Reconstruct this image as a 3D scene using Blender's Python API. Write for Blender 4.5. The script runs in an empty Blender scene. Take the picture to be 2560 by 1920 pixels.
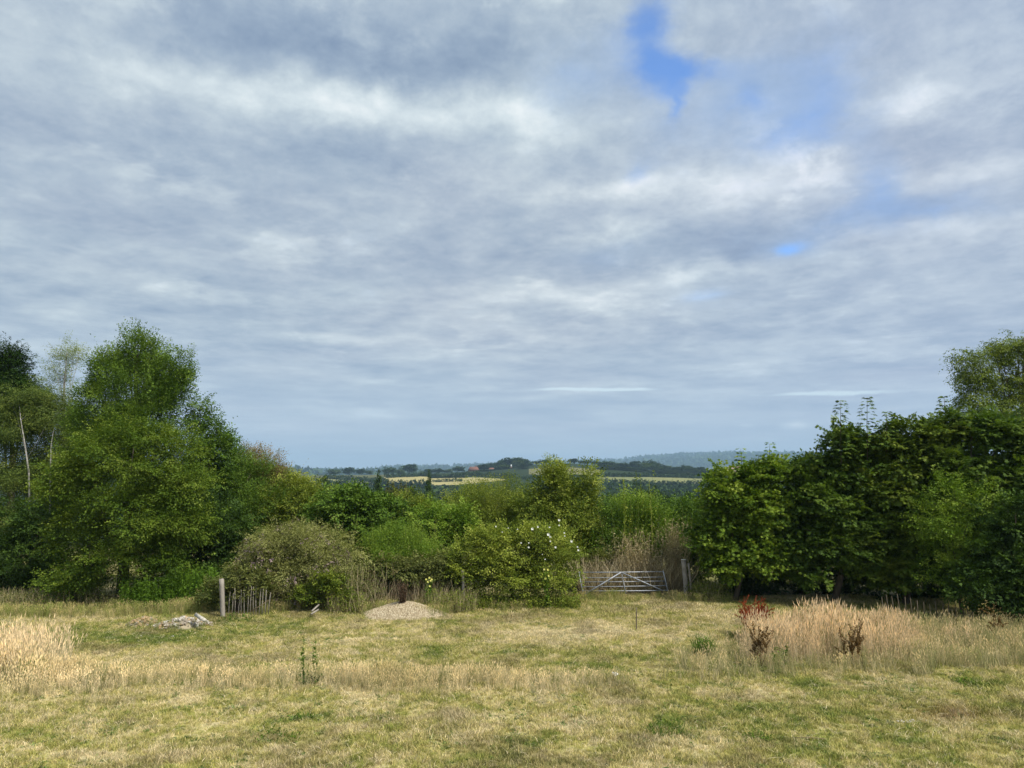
import bpy, math, random
import numpy as np
from mathutils import Vector

R = math.radians
C = bpy.context.scene.collection
scene = bpy.context.scene

# ------------------------------------------------------------------ camera
F_PX, CX, CY = 1923.0, 1280.0, 960.0          # focal length and centre of a 2560 x 1920 frame
CAM_H = 5.0
PITCH = math.atan(220 / F_PX)
cam = bpy.data.cameras.new('camera')
cam.sensor_fit = 'HORIZONTAL'
cam.sensor_width = 36.0
cam.lens = 36.0 * F_PX / 2560.0
cam.clip_start, cam.clip_end = 0.1, 30000.0
cam_o = bpy.data.objects.new('camera', cam)
cam_o.location = (0, 0, CAM_H)
cam_o.rotation_euler = (math.pi / 2 + PITCH, 0, 0)
C.objects.link(cam_o)
scene.camera = cam_o


def ray(px, py):
    u, v = (px - CX) / F_PX, (CY - py) / F_PX
    return (u, math.cos(PITCH) - v * math.sin(PITCH), math.sin(PITCH) + v * math.cos(PITCH))


def W(px, py, Y):
    """world point at distance Y north of the viewpoint"""
    d = ray(px, py)
    k = Y / d[1]
    return (d[0] * k, Y, CAM_H + d[2] * k)


def G(px, py):
    """point of the level meadow"""
    d = ray(px, py)
    k = -CAM_H / d[2]
    return (d[0] * k, d[1] * k)


# ------------------------------------------------------------------ light and exposure
SUN_EL, SUN_AZ = R(50), R(128)     # azimuth clockwise from north (+Y); the sun stands to the viewer's right and a little behind
world = bpy.data.worlds.new('World')
scene.world = world
world.use_nodes = True
wt = world.node_tree
wt.nodes.clear()


class N:
    """small wrapper: node outputs that can be added and multiplied"""
    tree = wt

    @staticmethod
    def new(t, **kw):
        n = N.tree.nodes.new(t)
        for k, v in kw.items():
            setattr(n, k, v)
        return n

    @staticmethod
    def put(sock, v):
        if isinstance(v, bpy.types.NodeSocket):
            N.tree.links.new(v, sock)
        else:
            sock.default_value = v


def m(op, a, b=None, c=None, clamp=False):
    n = N.new('ShaderNodeMath', operation=op, use_clamp=clamp)
    for i, v in enumerate((a, b, c)):
        if v is not None:
            N.put(n.inputs[i], v)
    return n.outputs[0]


def vm(op, a, b=None):
    n = N.new('ShaderNodeVectorMath', operation=op)
    N.put(n.inputs[0], a)
    if b is not None:
        N.put(n.inputs[1], b)
    return n.outputs['Value'] if op in ('DOT_PRODUCT', 'LENGTH') else n.outputs[0]


def comb(x, y, z):
    n = N.new('ShaderNodeCombineXYZ')
    for i, v in enumerate((x, y, z)):
        N.put(n.inputs[i], v)
    return n.outputs[0]


def noise(vec, scale, detail=4.0, rough=0.5, dist=0.0):
    n = N.new('ShaderNodeTexNoise')
    N.put(n.inputs['Vector'], vec)
    n.inputs['Scale'].default_value = scale
    n.inputs['Detail'].default_value = detail
    n.inputs['Roughness'].default_value = rough
    n.inputs['Distortion'].default_value = dist
    return n.outputs[0]


def ramp(fac, stops):
    n = N.new('ShaderNodeValToRGB')
    N.put(n.inputs[0], fac)
    el = n.color_ramp.elements
    while len(el) < len(stops):
        el.new(0.5)
    for e, (p, c) in zip(el, stops):
        e.position = p
        e.color = (*c, 1) if len(c) == 3 else c
    return n.outputs[0]


def mixc(fac, a, b, blend='MIX'):
    n = N.new('ShaderNodeMix', data_type='RGBA', blend_type=blend)
    N.put(n.inputs['Factor'], fac)
    for s, v in ((n.inputs[6], a), (n.inputs[7], b)):
        N.put(s, v if isinstance(v, bpy.types.NodeSocket) else (*v, 1))
    return n.outputs[2]


def smooth(x, lo, hi):
    n = N.new('ShaderNodeMapRange', interpolation_type='SMOOTHSTEP')
    N.put(n.inputs['Value'], x)
    n.inputs['From Min'].default_value = lo
    n.inputs['From Max'].default_value = hi
    return n.outputs['Result']


def azel(px, py):
    d = Vector(ray(px, py)).normalized()
    return math.atan2(d[0], d[1]), math.asin(d[2])


def build_sky():
    tc = N.new('ShaderNodeTexCoord').outputs['Generated']
    sep = N.new('ShaderNodeSeparateXYZ')
    N.put(sep.inputs[0], tc)
    x, y, z = sep.outputs
    zc = m('MAXIMUM', z, 0.0)
    den = m('ADD', zc, 0.075)
    pl = comb(m('DIVIDE', x, den), m('DIVIDE', y, den), 0.0)        # where the view ray meets the cloud layer
    az = m('ARCTAN2', x, y)
    el = m('ARCSINE', z)
    # break the outline of the large shapes with noise
    w3 = noise(comb(az, m('MULTIPLY', el, 1.5), 0.3), 6.0, 9, 0.62)
    w4 = noise(comb(az, m('MULTIPLY', el, 1.5), 5.3), 6.0, 9, 0.62)
    azw = m('ADD', az, m('MULTIPLY', m('SUBTRACT', w3, 0.5), 0.16))
    elw = m('ADD', el, m('MULTIPLY', m('SUBTRACT', w4, 0.5), 0.09))
    ae = comb(azw, elw, 0.0)
    ae_low = comb(m('ADD', az, m('MULTIPLY', m('SUBTRACT', w3, 0.5), 0.06)), m('ADD', el, m('MULTIPLY', m('SUBTRACT', w4, 0.5), 0.016)), 0.0)

    def blobs(items, start, src=ae):
        acc = start
        for px, py, rx, ry, amp in items:
            a, e = azel(px, py)
            k = vm('MULTIPLY', vm('SUBTRACT', src, (a, e, 0)), (F_PX / rx * math.cos(e) ** 0, F_PX / ry, 0))
            g = m('POWER', 2.0, m('MULTIPLY', vm('DOT_PRODUCT', k, k), -1.0))
            acc = m('MULTIPLY_ADD', g, amp, acc)
        return acc

    # brightness of the cloud deck
    le = m('MULTIPLY', m('LOGARITHM', m('ADD', m('MAXIMUM', el, 0.0), 0.065), math.e), 0.85)   # clouds flatten towards the horizon
    nb = noise(vm('MULTIPLY', pl, (0.8, 1.0, 1)), 0.8, 5, 0.5)
    nm = noise(comb(az, le, 2.7), 2.6, 6, 0.55, 0.3)
    nf = noise(comb(az, le, 1.7), 5.5, 9, 0.57, 0.25)
    ng = noise(comb(az, le, 7.7), 13.0, 9, 0.60, 0.2)
    nh = noise(comb(az, m('MULTIPLY', le, 1.7), 4.7), 7.0, 9, 0.6, 0.1)
    low = m('SUBTRACT', 1.0, smooth(el, 0.03, 0.34))
    b = m('MULTIPLY', m('SUBTRACT', nb, 0.5), 0.35)
    b = m('MULTIPLY_ADD', m('SUBTRACT', nm, 0.5), 0.42, b)
    b = m('MULTIPLY_ADD', m('SUBTRACT', nf, 0.5), 0.62, b)
    b = m('MULTIPLY_ADD', m('SUBTRACT', ng, 0.5), 0.62, b)
    b = m('MULTIPLY_ADD', m('MULTIPLY', m('SUBTRACT', nh, 0.5), low), 1.0, b)
    b = m('MULTIPLY_ADD', m('SUBTRACT', noise(comb(az, le, 12.1), 30.0, 8, 0.62, 0.2), 0.5), 0.42, b)
    # crisp upper edges of single cloudlets
    nc = noise(comb(az, le, 3.3), 8.5, 10, 0.60, 0.35)
    nd_ = noise(comb(az, le, 9.3), 4.0, 6, 0.55, 0.2)
    b = m('MULTIPLY_ADD', m('MULTIPLY', smooth(nc, .50, .62), smooth(nd_, .42, .60)), 0.17, b)
    b = m('SUBTRACT', b, 0.03)
    b = m('MULTIPLY', b, m('ADD', 0.42, m('MULTIPLY', smooth(el, 0.02, 0.14), 0.55)))
    b = m('ADD', b, 0.50)
    b = blobs([(470, 215, 260, 46, .22), (820, 235, 210, 50, .34), (1120, 285, 210, 42, .30), (1300, 310, 110, 38, .25),
               (820, 130, 330, 60, -.36), (430, 90, 160, 60, -.12), (1180, 110, 150, 90, -.15), (100, 300, 170, 80, -.08),
               (560, 375, 300, 40, -.12), (200, 520, 160, 40, -.12), (1980, 445, 230, 50, .26), (1830, 470, 120, 40, .12),
               (2460, 440, 150, 32, .28), (2280, 245, 110, 26, .28), (2440, 160, 150, 60, .10), (1520, 570, 70, 26, .36),
               (1590, 480, 60, 26, .26), (1450, 470, 90, 22, .18), (1940, 110, 200, 60, -.12), (2240, 380, 130, 60, -.12),
               (1760, 620, 230, 40, -.14), (700, 600, 500, 60, -.05), (2330, 1180 - 590, 200, 18, .22), (1420, 735, 150, 26, .24),
               (1690, 680, 90, 16, .24), (1850, 670, 100, 14, .18), (1400, 850, 150, 18, .18), (1500, 640, 60, 30, -.12),
               (1350, 640, 90, 40, -.12), (670, 600, 60, 22, .14)], b)
    b = blobs([(140, 785, 60, 10, .16), (860, 846, 130, 10, .22), (1010, 840, 60, 12, .14), (920, 955, 60, 9, .26),
               (1130, 965, 110, 12, .17), (900, 1035, 120, 16, .18), (700, 1080, 60, 9, .12), (1010, 1112, 70, 5, .16),
               (1850, 815, 60, 9, .18), (1640, 890, 100, 8, -.10), (1550, 1008, 160, 7, -.14), (2050, 1010, 130, 8, -.13),
               (1750, 965, 120, 8, -.10), (1530, 1045, 60, 11, .24), (1420, 978, 60, 6, .16), (2270, 978, 60, 4, .2),
               (300, 620, 260, 18, .05), (1985, 1068, 22, 7, .50), (1865, 1067, 12, 4, .2)], b, ae_low)
    cloud = ramp(b, [(0.0, (.190, .260, .370)), (0.25, (.262, .336, .436)), (0.45, (.338, .412, .494)),
                     (0.64, (.430, .505, .562)), (0.82, (.545, .618, .655)), (1.0, (.68, .73, .75))])
    # faint warm and violet casts over parts of the deck
    nt = noise(vm('ADD', pl, (21.0, 4.0, 0)), 0.55, 3, 0.5)
    cloud = mixc(m('MULTIPLY', smooth(nt, .42, .7), .5), cloud, mixc(1.0, cloud, (1.08, 1.0, 1.0), 'MULTIPLY'))
    rightness = smooth(az, 0.0, 0.5)
    cloud = mixc(m('MULTIPLY', rightness, .6), cloud, mixc(1.0, cloud, (1.0, .985, 1.06), 'MULTIPLY'))
    # air near the horizon
    hz = m('SUBTRACT', 1.0, smooth(el, 0.0, 0.22))
    cloud = mixc(m('MULTIPLY', hz, .60), cloud, (.385, .495, .625))
    # gaps
    gap = blobs([(1625, 40, 62, 60, 1.0), (1560, 90, 50, 30, .35), (1690, 150, 62, 32, 1.0), (1640, 215, 60, 40, .6), (1672, 270, 20, 36, .6),
                 (2060, 230, 100, 120, .42), (1845, 255, 34, 36, .5), (1980, 340, 70, 40, .3), (1600, 440, 30, 30, .35), (1480, 170, 110, 60, .25),
                 (1760, 175, 110, 26, .30), (2230, 545, 190, 34, .36), (2180, 470, 40, 40, .32), (1740, 400, 500, 260, .06)],
                m('ADD', m('MULTIPLY', m('SUBTRACT', nf, 0.5), 0.7), m('MULTIPLY', m('SUBTRACT', ng, 0.5), 0.6)))
    gap = blobs([(1985, 622, 30, 13, .95), (1760, 740, 60, 20, .30)], gap, ae_low)
    gap = m('MULTIPLY', smooth(gap, 0.10, 1.35), .95)
    veil = blobs([(1990, 270, 150, 120, .9), (1480, 180, 130, 90, .6), (1660, 330, 90, 60, .6), (2230, 540, 210, 44, .9), (1830, 270, 90, 60, .6), (2190, 450, 60, 90, .7),
                  (1600, 440, 60, 40, .5), (1960, 620, 160, 34, .5), (1760, 180, 160, 60, .5), (1500, 640, 120, 40, .3), (1760, 745, 120, 30, .4)],
                 m('ADD', m('MULTIPLY', m('SUBTRACT', nf, 0.5), 0.9), m('MULTIPLY', m('SUBTRACT', ng, 0.5), 0.7)))
    cloud = mixc(m('MULTIPLY', smooth(veil, .10, 1.3), .50), cloud, (.185, .315, .560))
    slit = blobs([(1490, 975, 130, 4.0, 1.0), (2080, 984, 120, 5.0, 1.2), (1400, 974, 60, 4, .5), (1590, 973, 50, 4, .5)], 0.0, ae_low)
    slit = smooth(m('ADD', slit, m('MULTIPLY', m('SUBTRACT', ng, .5), .9)), 0.15, 1.1)
    sky = N.new('ShaderNodeTexSky', sky_type='NISHITA')
    sky.sun_disc = False
    sky.sun_elevation = SUN_EL
    sky.sun_rotation = SUN_AZ
    sky.altitude = 60
    sky.air_density, sky.dust_density, sky.ozone_density = 1.0, 0.05, 3.0
    bg_sky = N.new('ShaderNodeBackground')
    N.put(bg_sky.inputs[0], mixc(1.0, sky.outputs[0], (.80, 1.0, 1.25), 'MULTIPLY'))
    bg_sky.inputs[1].default_value = 0.15
    bg_cl = N.new('ShaderNodeBackground')
    cl2 = mixc(m('MULTIPLY', slit, .65), cloud, (.60, .73, .79))
    N.put(bg_cl.inputs[0], cl2)
    bg_cl.inputs[1].default_value = 1.0
    mx = N.new('ShaderNodeMixShader')
    N.put(mx.inputs[0], gap)
    wt.links.new(bg_cl.outputs[0], mx.inputs[1])
    wt.links.new(bg_sky.outputs[0], mx.inputs[2])
    out = N.new('ShaderNodeOutputWorld')
    wt.links.new(mx.outputs[0], out.inputs[0])


build_sky()
world.cycles.sampling_method = 'MANUAL'
world.cycles.sample_map_resolution = 512

sun = bpy.data.lights.new('sun', 'SUN')
sun.energy = 4.0
sun.angle = R(9)
sun.color = (1.0, 0.95, 0.86)
sun_o = bpy.data.objects.new('sun', sun)
sdir = Vector((math.sin(SUN_AZ) * math.cos(SUN_EL), math.cos(SUN_AZ) * math.cos(SUN_EL), math.sin(SUN_EL)))
sun_o.rotation_euler = sdir.to_track_quat('Z', 'Y').to_euler()
C.objects.link(sun_o)

vs = scene.view_settings
vs.view_transform, vs.look, vs.exposure, vs.gamma = 'Standard', 'None', 0.35, 1.0
vs.use_curve_mapping = False
cy = scene.cycles
cy.max_bounces, cy.diffuse_bounces, cy.glossy_bounces, cy.transmission_bounces = 5, 3, 1, 3
cy.volume_bounces, cy.transparent_max_bounces = 0, 4
cy.caustics_reflective = cy.caustics_refractive = False
cy.use_denoising = True
cy.denoiser = 'OPENIMAGEDENOISE'

# ------------------------------------------------------------------ numpy noise
_rs = np.random.RandomState(5)
_TAB = _rs.rand(64, 64, 64).astype(np.float32)


def vnoise(p):
    """smooth value noise in 0..1 at points p (n, 3)"""
    p = np.asarray(p, dtype=np.float64)
    i = np.floor(p).astype(np.int64)
    f = p - i
    f = f * f * (3 - 2 * f)
    out = 0
    for dx in (0, 1):
        wx = f[:, 0] if dx else 1 - f[:, 0]
        for dy in (0, 1):
            wy = f[:, 1] if dy else 1 - f[:, 1]
            for dz in (0, 1):
                wz = f[:, 2] if dz else 1 - f[:, 2]
                out = out + wx * wy * wz * _TAB[(i[:, 0] + dx) & 63, (i[:, 1] + dy) & 63, (i[:, 2] + dz) & 63]
    return out


def fbm(p, octaves=4, gain=0.5):
    p = np.asarray(p, dtype=np.float64)
    a, s, o = 1.0, 0.0, 0.0
    for k in range(octaves):
        o = o + a * vnoise(p * 2 ** k + 17.3 * k)
        s += a
        a *= gain
    return o / s


def xy(x, y, s, z=0.0):
    x = np.asarray(x, dtype=float).ravel()
    y = np.asarray(y, dtype=float).ravel()
    return np.stack([x * s, y * s, np.full_like(x, z)], 1)


def sstep(x, a, b):
    t = np.clip((x - a) / (b - a), 0, 1)
    return t * t * (3 - 2 * t)


# ------------------------------------------------------------------ terrain height
def terrain(x, y):
    x = np.asarray(x, dtype=float)
    y = np.asarray(y, dtype=float)
    ridge = 0.5 + 15.0 * np.exp(-((x - 65) / 115.0) ** 2) + 4.0 * sstep(x, 100, 260) - 1.5 * sstep(-x, 120, 300)
    z = -15.0 * sstep(y, 44, 210)
    z = z - 3.0 * sstep(y, 210, 500)
    z = z + (18.0 + ridge) * sstep(y, 610, 1010)
    z = z - (18.0 + ridge) * sstep(y, 1080, 1700)
    far = 62 + 85 * sstep(x, 200, 1700) + 14 * np.sin(x / 900.0) + 7 * np.sin(x / 310.0 + 1)
    z = z + far * sstep(y, 3600, 6600) + 30 * sstep(-x, 200, 1400) * sstep(y, 2300, 3000) * (1 - sstep(y, 3000, 3600))
    sh = x.shape
    n = fbm(xy(x, y, 0.012), 3).reshape(sh) - 0.5
    z = z + n * 5.0 * sstep(y, 60, 300)
    z = z + (fbm(xy(x, y, 0.35, 3.0), 2).reshape(sh) - 0.5) * 0.10 * (1 - sstep(y, 40, 60))
    return z


def TZ(x, y):
    return float(terrain(np.array([x]), np.array([y]))[0])


def hit(px, py, y0=40.0, y1=9000.0):
    """first point of the terrain seen along a ray"""
    d = ray(px, py)
    ys = np.geomspace(y0, y1, 1600)
    k = ys / d[1]
    z = CAM_H + d[2] * k
    t = terrain(d[0] * k, ys)
    idx = np.nonzero(z <= t)[0]
    i = idx[0] if len(idx) else len(ys) - 1
    return d[0] * k[i], ys[i]


# ------------------------------------------------------------------ meadow colour: dryness of the grass, in metres on the ground
def blob(x, y, px, py, rx, ry):
    """an ellipse of grass given by where it lies (frame pixels to metres once, then plain metres)"""
    cx, cyy = G(px, py)
    ex = abs(G(px + rx, py)[0] - cx)
    ey = abs(G(px, py - ry)[1] - G(px, py + ry)[1]) / 2
    wx = (fbm(xy(x, y, 0.5, 2.0), 3) - 0.5).reshape(np.shape(x)) * 1.6
    wy = (fbm(xy(x, y, 0.5, 8.0), 3) - 0.5).reshape(np.shape(x)) * 1.6
    return np.exp(-(((x + wx - cx) / ex) ** 2 + ((y + wy - cyy) / ey) ** 2))


def dryness(x, y):
    sh = np.shape(x)
    n1 = fbm(xy(x, y, 0.55, 1.0), 4).reshape(sh)
    n2 = fbm(xy(x, y, 2.6, 5.0), 3).reshape(sh)
    n3 = fbm(xy(x, y, 9.0, 7.0), 2).reshape(sh)
    d = 0.62 + (n1 - 0.5) * 1.0 + (n2 - 0.5) * 1.1 + (n3 - 0.5) * .7
    for px, py, rx, ry, a in [
            (330, 1590, 260, 26, -.55), (190, 1610, 110, 20, -.2), (600, 1570, 180, 28, -.25), (700, 1600, 150, 14, -.2),
            (1300, 1575, 330, 22, .45), (950, 1605, 150, 9, .5), (1340, 1583, 120, 10, .35), (1180, 1604, 90, 6, .35), (1600, 1600, 160, 22, .25),
            (1740, 1540, 120, 16, .25), (1600, 1655, 160, 16, -.35), (1850, 1515, 120, 14, .1),
            (2250, 1740, 260, 30, -.25), (2050, 1800, 200, 50, -.40), (2300, 1880, 260, 40, -.22), (1980, 1905, 160, 40, -.2),
            (1640, 1800, 110, 22, -.45), (2300, 1690, 100, 14, -.3), (700, 1835, 130, 26, -.35), (540, 1880, 90, 16, -.2), (260, 1870, 130, 20, -.2),
            (620, 1790, 60, 12, -.2), (280, 1900, 80, 14, .4), (950, 1800, 400, 40, .08), (300, 1760, 300, 30, .08), (1400, 1740, 200, 18, -.12),
            (1980, 1832, 70, 10, .5), (1900, 1730, 70, 12, .3), (950, 1700, 150, 10, .1), (520, 1702, 110, 5, -.35)]:
        d = d + a * .72 * blob(x, y, px, py, rx, ry)
    return d


PAL = np.array([(.14, .195, .035), (.275, .310, .065), (.445, .420, .125), (.560, .495, .205), (.690, .605, .350)])


def grass_rgb(x, y, jit=0.0):
    d = dryness(x, y)
    if jit:
        d = d + np.random.RandomState(55).normal(size=np.shape(x)) * jit
    sh = np.shape(x)
    t = np.clip(d, 0, 1) * 4
    i = np.minimum(t.astype(int), 3)
    f = (t - i)[..., None]
    c = PAL[i] * (1 - f) + PAL[i + 1] * f
    red = (blob(x, y, 2370, 1785, 130, 22) * .8 + blob(x, y, 1720, 1560, 120, 14) * .1)[..., None]
    c = c * (1 - red * .8) + np.array((.24, .135, .06)) * red * .8
    brown = sstep(fbm(xy(x, y, 0.8, 31.0), 3).reshape(sh), .54, .72)[..., None] * .45
    c = c * (1 - brown) + np.array((.25, .205, .105)) * brown
    return c


# ------------------------------------------------------------------ materials
def material(name):
    mt = bpy.data.materials.new(name)
    mt.use_nodes = True
    mt.node_tree.nodes.clear()
    N.tree = mt.node_tree
    return mt


def finish(shader, bump=None):
    out = N.new('ShaderNodeOutputMaterial')
    N.tree.links.new(shader, out.inputs[0])


def principled(col, rough=0.8, spec=0.25, bump=None, metal=0.0):
    n = N.new('ShaderNodeBsdfPrincipled')
    N.put(n.inputs['Base Color'], col if isinstance(col, bpy.types.NodeSocket) else (*col, 1))
    N.put(n.inputs['Roughness'], rough)
    n.inputs['Specular IOR Level'].default_value = spec
    n.inputs['Metallic'].default_value = metal
    if bump is not None:
        bn = N.new('ShaderNodeBump')
        bn.inputs['Strength'].default_value = bump[1]
        bn.inputs['Distance'].default_value = bump[2]
        N.put(bn.inputs['Height'], bump[0])
        N.put(n.inputs['Normal'], bn.outputs[0])
    return n.outputs[0]


def attr(name, kind='GEOMETRY', what='Fac'):
    n = N.new('ShaderNodeAttribute', attribute_name=name, attribute_type=kind)
    return n.outputs[what]


def pos():
    return N.new('ShaderNodeNewGeometry').outputs['Position']


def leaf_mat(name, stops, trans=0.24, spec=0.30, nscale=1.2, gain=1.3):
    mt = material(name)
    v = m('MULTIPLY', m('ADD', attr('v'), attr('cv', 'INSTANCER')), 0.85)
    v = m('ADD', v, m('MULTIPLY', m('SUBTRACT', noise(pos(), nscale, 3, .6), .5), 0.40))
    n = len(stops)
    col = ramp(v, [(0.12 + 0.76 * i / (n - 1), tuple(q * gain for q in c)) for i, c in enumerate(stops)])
    p = principled(col, 0.62, spec * .45)
    t = N.new('ShaderNodeBsdfTranslucent')
    N.put(t.inputs[0], mixc(1.0, col, (1.15, 1.25, 0.55), 'MULTIPLY'))
    mx = N.new('ShaderNodeMixShader')
    mx.inputs[0].default_value = trans
    N.tree.links.new(p, mx.inputs[1])
    N.tree.links.new(t.outputs[0], mx.inputs[2])
    finish(mx.outputs[0])
    return mt


def matte(name, a, b, scale=8.0, rough=0.85, bump=0.4, dist=0.01, stretch=(1, 1, 1), metal=0.0, spec=.25):
    mt = material(name)
    tc = N.new('ShaderNodeTexCoord').outputs['Object']
    nn = noise(vm('MULTIPLY', tc, stretch), scale, 6, .65)
    finish(principled(ramp(nn, [(.3, a), (.7, b)]), rough, spec, (nn, bump, dist), metal))
    return mt


M = {}
M['alder'] = leaf_mat('alder_leaf', [(.030, .060, .008), (.065, .115, .014), (.115, .180, .022), (.165, .220, .035)])
M['fronttree'] = leaf_mat('willow_leaf', [(.038, .072, .007), (.080, .135, .012), (.135, .190, .020), (.20, .245, .040)], gain=1.08)
M['birch'] = leaf_mat('birch_leaf', [(.032, .054, .010), (.062, .094, .016), (.110, .142, .026), (.17, .195, .042)])
M['birchpale'] = leaf_mat('pale_birch_leaf', [(.08, .11, .03), (.16, .20, .05), (.23, .26, .07)])
M['spruce'] = leaf_mat('spruce_needle', [(.009, .022, .004), (.020, .042, .007), (.038, .068, .012)], .1, .05)
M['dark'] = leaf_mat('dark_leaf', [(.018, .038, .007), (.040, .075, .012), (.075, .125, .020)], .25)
M['hazel'] = leaf_mat('hazel_leaf', [(.030, .062, .008), (.060, .110, .013), (.100, .165, .020), (.150, .215, .035)])
M['olive'] = leaf_mat('olive_leaf', [(.055, .085, .010), (.115, .155, .018), (.190, .220, .030), (.27, .29, .055)])
M['bright'] = leaf_mat('bright_leaf', [(.055, .105, .010), (.105, .175, .016), (.165, .235, .028), (.225, .285, .05)])
M['brownbush'] = leaf_mat('russet_leaf', [(.085, .095, .025), (.150, .135, .045), (.200, .145, .070), (.270, .185, .110)])
M['buddleia'] = leaf_mat('greygreen_leaf', [(.090, .100, .025), (.175, .185, .050), (.270, .275, .10), (.36, .36, .13)], .25)
M['rose'] = leaf_mat('rose_leaf', [(.060, .090, .010), (.130, .170, .020), (.220, .255, .035), (.31, .33, .065)])
M['spike'] = leaf_mat('faded_flower_spike', [(.12, .085, .095), (.19, .14, .145), (.27, .21, .17), (.33, .26, .18)], .15)
M['bramble'] = leaf_mat('bramble_leaf', [(.045, .060, .015), (.090, .105, .025), (.14, .155, .04), (.17, .13, .06)])
M['sycamore'] = leaf_mat('sycamore_leaf', [(.028, .055, .008), (.055, .098, .013), (.100, .155, .020), (.160, .205, .035)], .28, .3, gain=1.15)
M['sycamore3'] = leaf_mat('young_sycamore_leaf', [(.036, .068, .007), (.080, .130, .012), (.140, .195, .020), (.21, .255, .038)], .3, .3, gain=1.4)  # lighter sycamore green, for the tree at the left end of the hedge
M['sycamore2'] = leaf_mat('sycamore_olive_leaf', [(.034, .060, .007), (.070, .112, .012), (.125, .170, .020), (.19, .225, .038)], .28, .3, gain=1.15)
M['birchright'] = leaf_mat('hanging_birch_leaf', [(.050, .076, .010), (.095, .132, .016), (.150, .190, .026), (.21, .24, .045)])
M['farleaf'] = leaf_mat('far_leaf', [(.015, .030, .008), (.030, .054, .011), (.056, .088, .018)], .15, .05, .08)
M['farleaf2'] = leaf_mat('far_light_leaf', [(.030, .052, .012), (.058, .088, .018), (.092, .128, .028)], .15, .05, .08)
M['valley'] = leaf_mat('valley_leaf', [(.018, .036, .008), (.040, .070, .014), (.070, .110, .022)], .2, .2, .15)
M['valleybrown'] = leaf_mat('valley_brown_leaf', [(.045, .055, .012), (.085, .090, .022), (.12, .12, .03)], .2, .2, .15)
M['straw'] = leaf_mat('straw', [(.20, .155, .085), (.36, .29, .165), (.52, .44, .27)], .2, .2)
M['deadstem'] = leaf_mat('dead_stem', [(.15, .115, .065), (.32, .26, .155), (.52, .44, .29)], .1, .2)
M['darkstem'] = leaf_mat('dark_dead_stem', [(.035, .022, .014), (.075, .048, .030), (.11, .075, .045)], .1, .2)
M['dockred'] = leaf_mat('red_dock_seed', [(.15, .026, .010), (.24, .046, .016), (.34, .085, .028)], .15)
M['dockbrown'] = leaf_mat('brown_dock_seed', [(.075, .042, .014), (.13, .075, .025), (.19, .115, .04)], .15)
M['bark'] = matte('bark', (.045, .036, .026), (.12, .10, .075), 5, .95, .8, .02, (3, 3, .6))
M['birchbark'] = matte('birch_bark', (.16, .15, .13), (.50, .48, .44), 4, .8, .3, .01, (1, 1, 4))
M['wood'] = matte('weathered_wood', (.17, .145, .115), (.44, .40, .34), 9, .9, .7, .008, (6, 6, .5))
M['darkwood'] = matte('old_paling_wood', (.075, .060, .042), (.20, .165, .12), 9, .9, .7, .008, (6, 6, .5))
M['galv'] = matte('galvanised_steel', (.28, .30, .33), (.46, .49, .53), 14, .55, .1, .002, metal=.35, spec=.5)
M['white_petal'] = matte('white_petal', (.72, .74, .66), (.86, .87, .82), 30, .7, .05)
M['yellow_petal'] = matte('yellow_petal', (.70, .68, .12), (.84, .82, .30), 30, .7, .05)
M['stone'] = matte('pale_rubble', (.17, .14, .105), (.42, .36, .28), 7, .9, .6, .01)
M['stonepale'] = matte('white_rubble', (.36, .33, .27), (.62, .58, .50), 7, .9, .5, .01)
M['stoneorange'] = matte('orange_rubble', (.28, .18, .095), (.52, .37, .21), 7, .9, .6, .01)
M['mound'] = matte('gravel_base', (.29, .24, .155), (.45, .38, .255), 40, .95, .8, .01)
M['pebble'] = leaf_mat('gravel_pebble', [(.23, .175, .10), (.44, .36, .235), (.68, .60, .43)], .0, .2, 9, 1.0)
M['brickwall'] = matte('red_brick', (.19, .085, .055), (.27, .13, .085), .5, .9, .1)
M['redroof'] = matte('clay_roof', (.15, .070, .050), (.22, .105, .07), .6, .9, .1)
M['whitewall'] = matte('white_render', (.70, .70, .68), (.82, .82, .80), .4, .8, .1)
M['pinkroof'] = matte('pale_barn_sheet', (.50, .34, .26), (.60, .43, .34), .1, .8, .1)
M['slate'] = matte('dark_slate', (.06, .06, .065), (.11, .11, .115), .6, .7, .1)
M['window'] = matte('window_glass', (.03, .035, .04), (.05, .055, .06), 1, .2, 0, spec=.5)
M['plastic'] = matte('white_plastic', (.74, .74, .73), (.84, .84, .83), 20, .5, .1)
M['weedleaf'] = leaf_mat('weed_leaf', [(.045, .085, .012), (.085, .150, .018), (.14, .21, .03)], .3)
M['fernleaf'] = leaf_mat('nettle_leaf', [(.050, .100, .010), (.095, .175, .015), (.150, .240, .028)], .3)

mt = material('meadow_soil')
nn = noise(pos(), 18, 5, .7)
col = mixc(m('MULTIPLY', smooth(nn, .35, .65), .8), mixc(1.0, attr('tint', what='Color'), (.55, .52, .50), 'MULTIPLY'), attr('tint', what='Color'))
finish(principled(col, .95, .1, (nn, .6, .03)))
M['ground'] = mt

mt = material('grass_blade')
t = attr('t')
base = attr('tint', 'INSTANCER', 'Color')
v = attr('v')
col = mixc(1.0, base, mixc(v, (.45, .50, .45), (1.55, 1.45, 1.5)), 'MULTIPLY')
p = principled(col, .6, .2)
tr = N.new('ShaderNodeBsdfTranslucent')
N.put(tr.inputs[0], col)
mx = N.new('ShaderNodeMixShader')
mx.inputs[0].default_value = .25
N.tree.links.new(p, mx.inputs[1])
N.tree.links.new(tr.outputs[0], mx.inputs[2])
finish(mx.outputs[0])
M['blade'] = mt


def field_mat(name, a, b):
    mt = material(name)
    nn = noise(vm('MULTIPLY', pos(), (1, .25, 1)), .02, 5, .6)
    finish(principled(ramp(nn, [(.35, a), (.65, b)]), .95, .1))
    return mt


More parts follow.
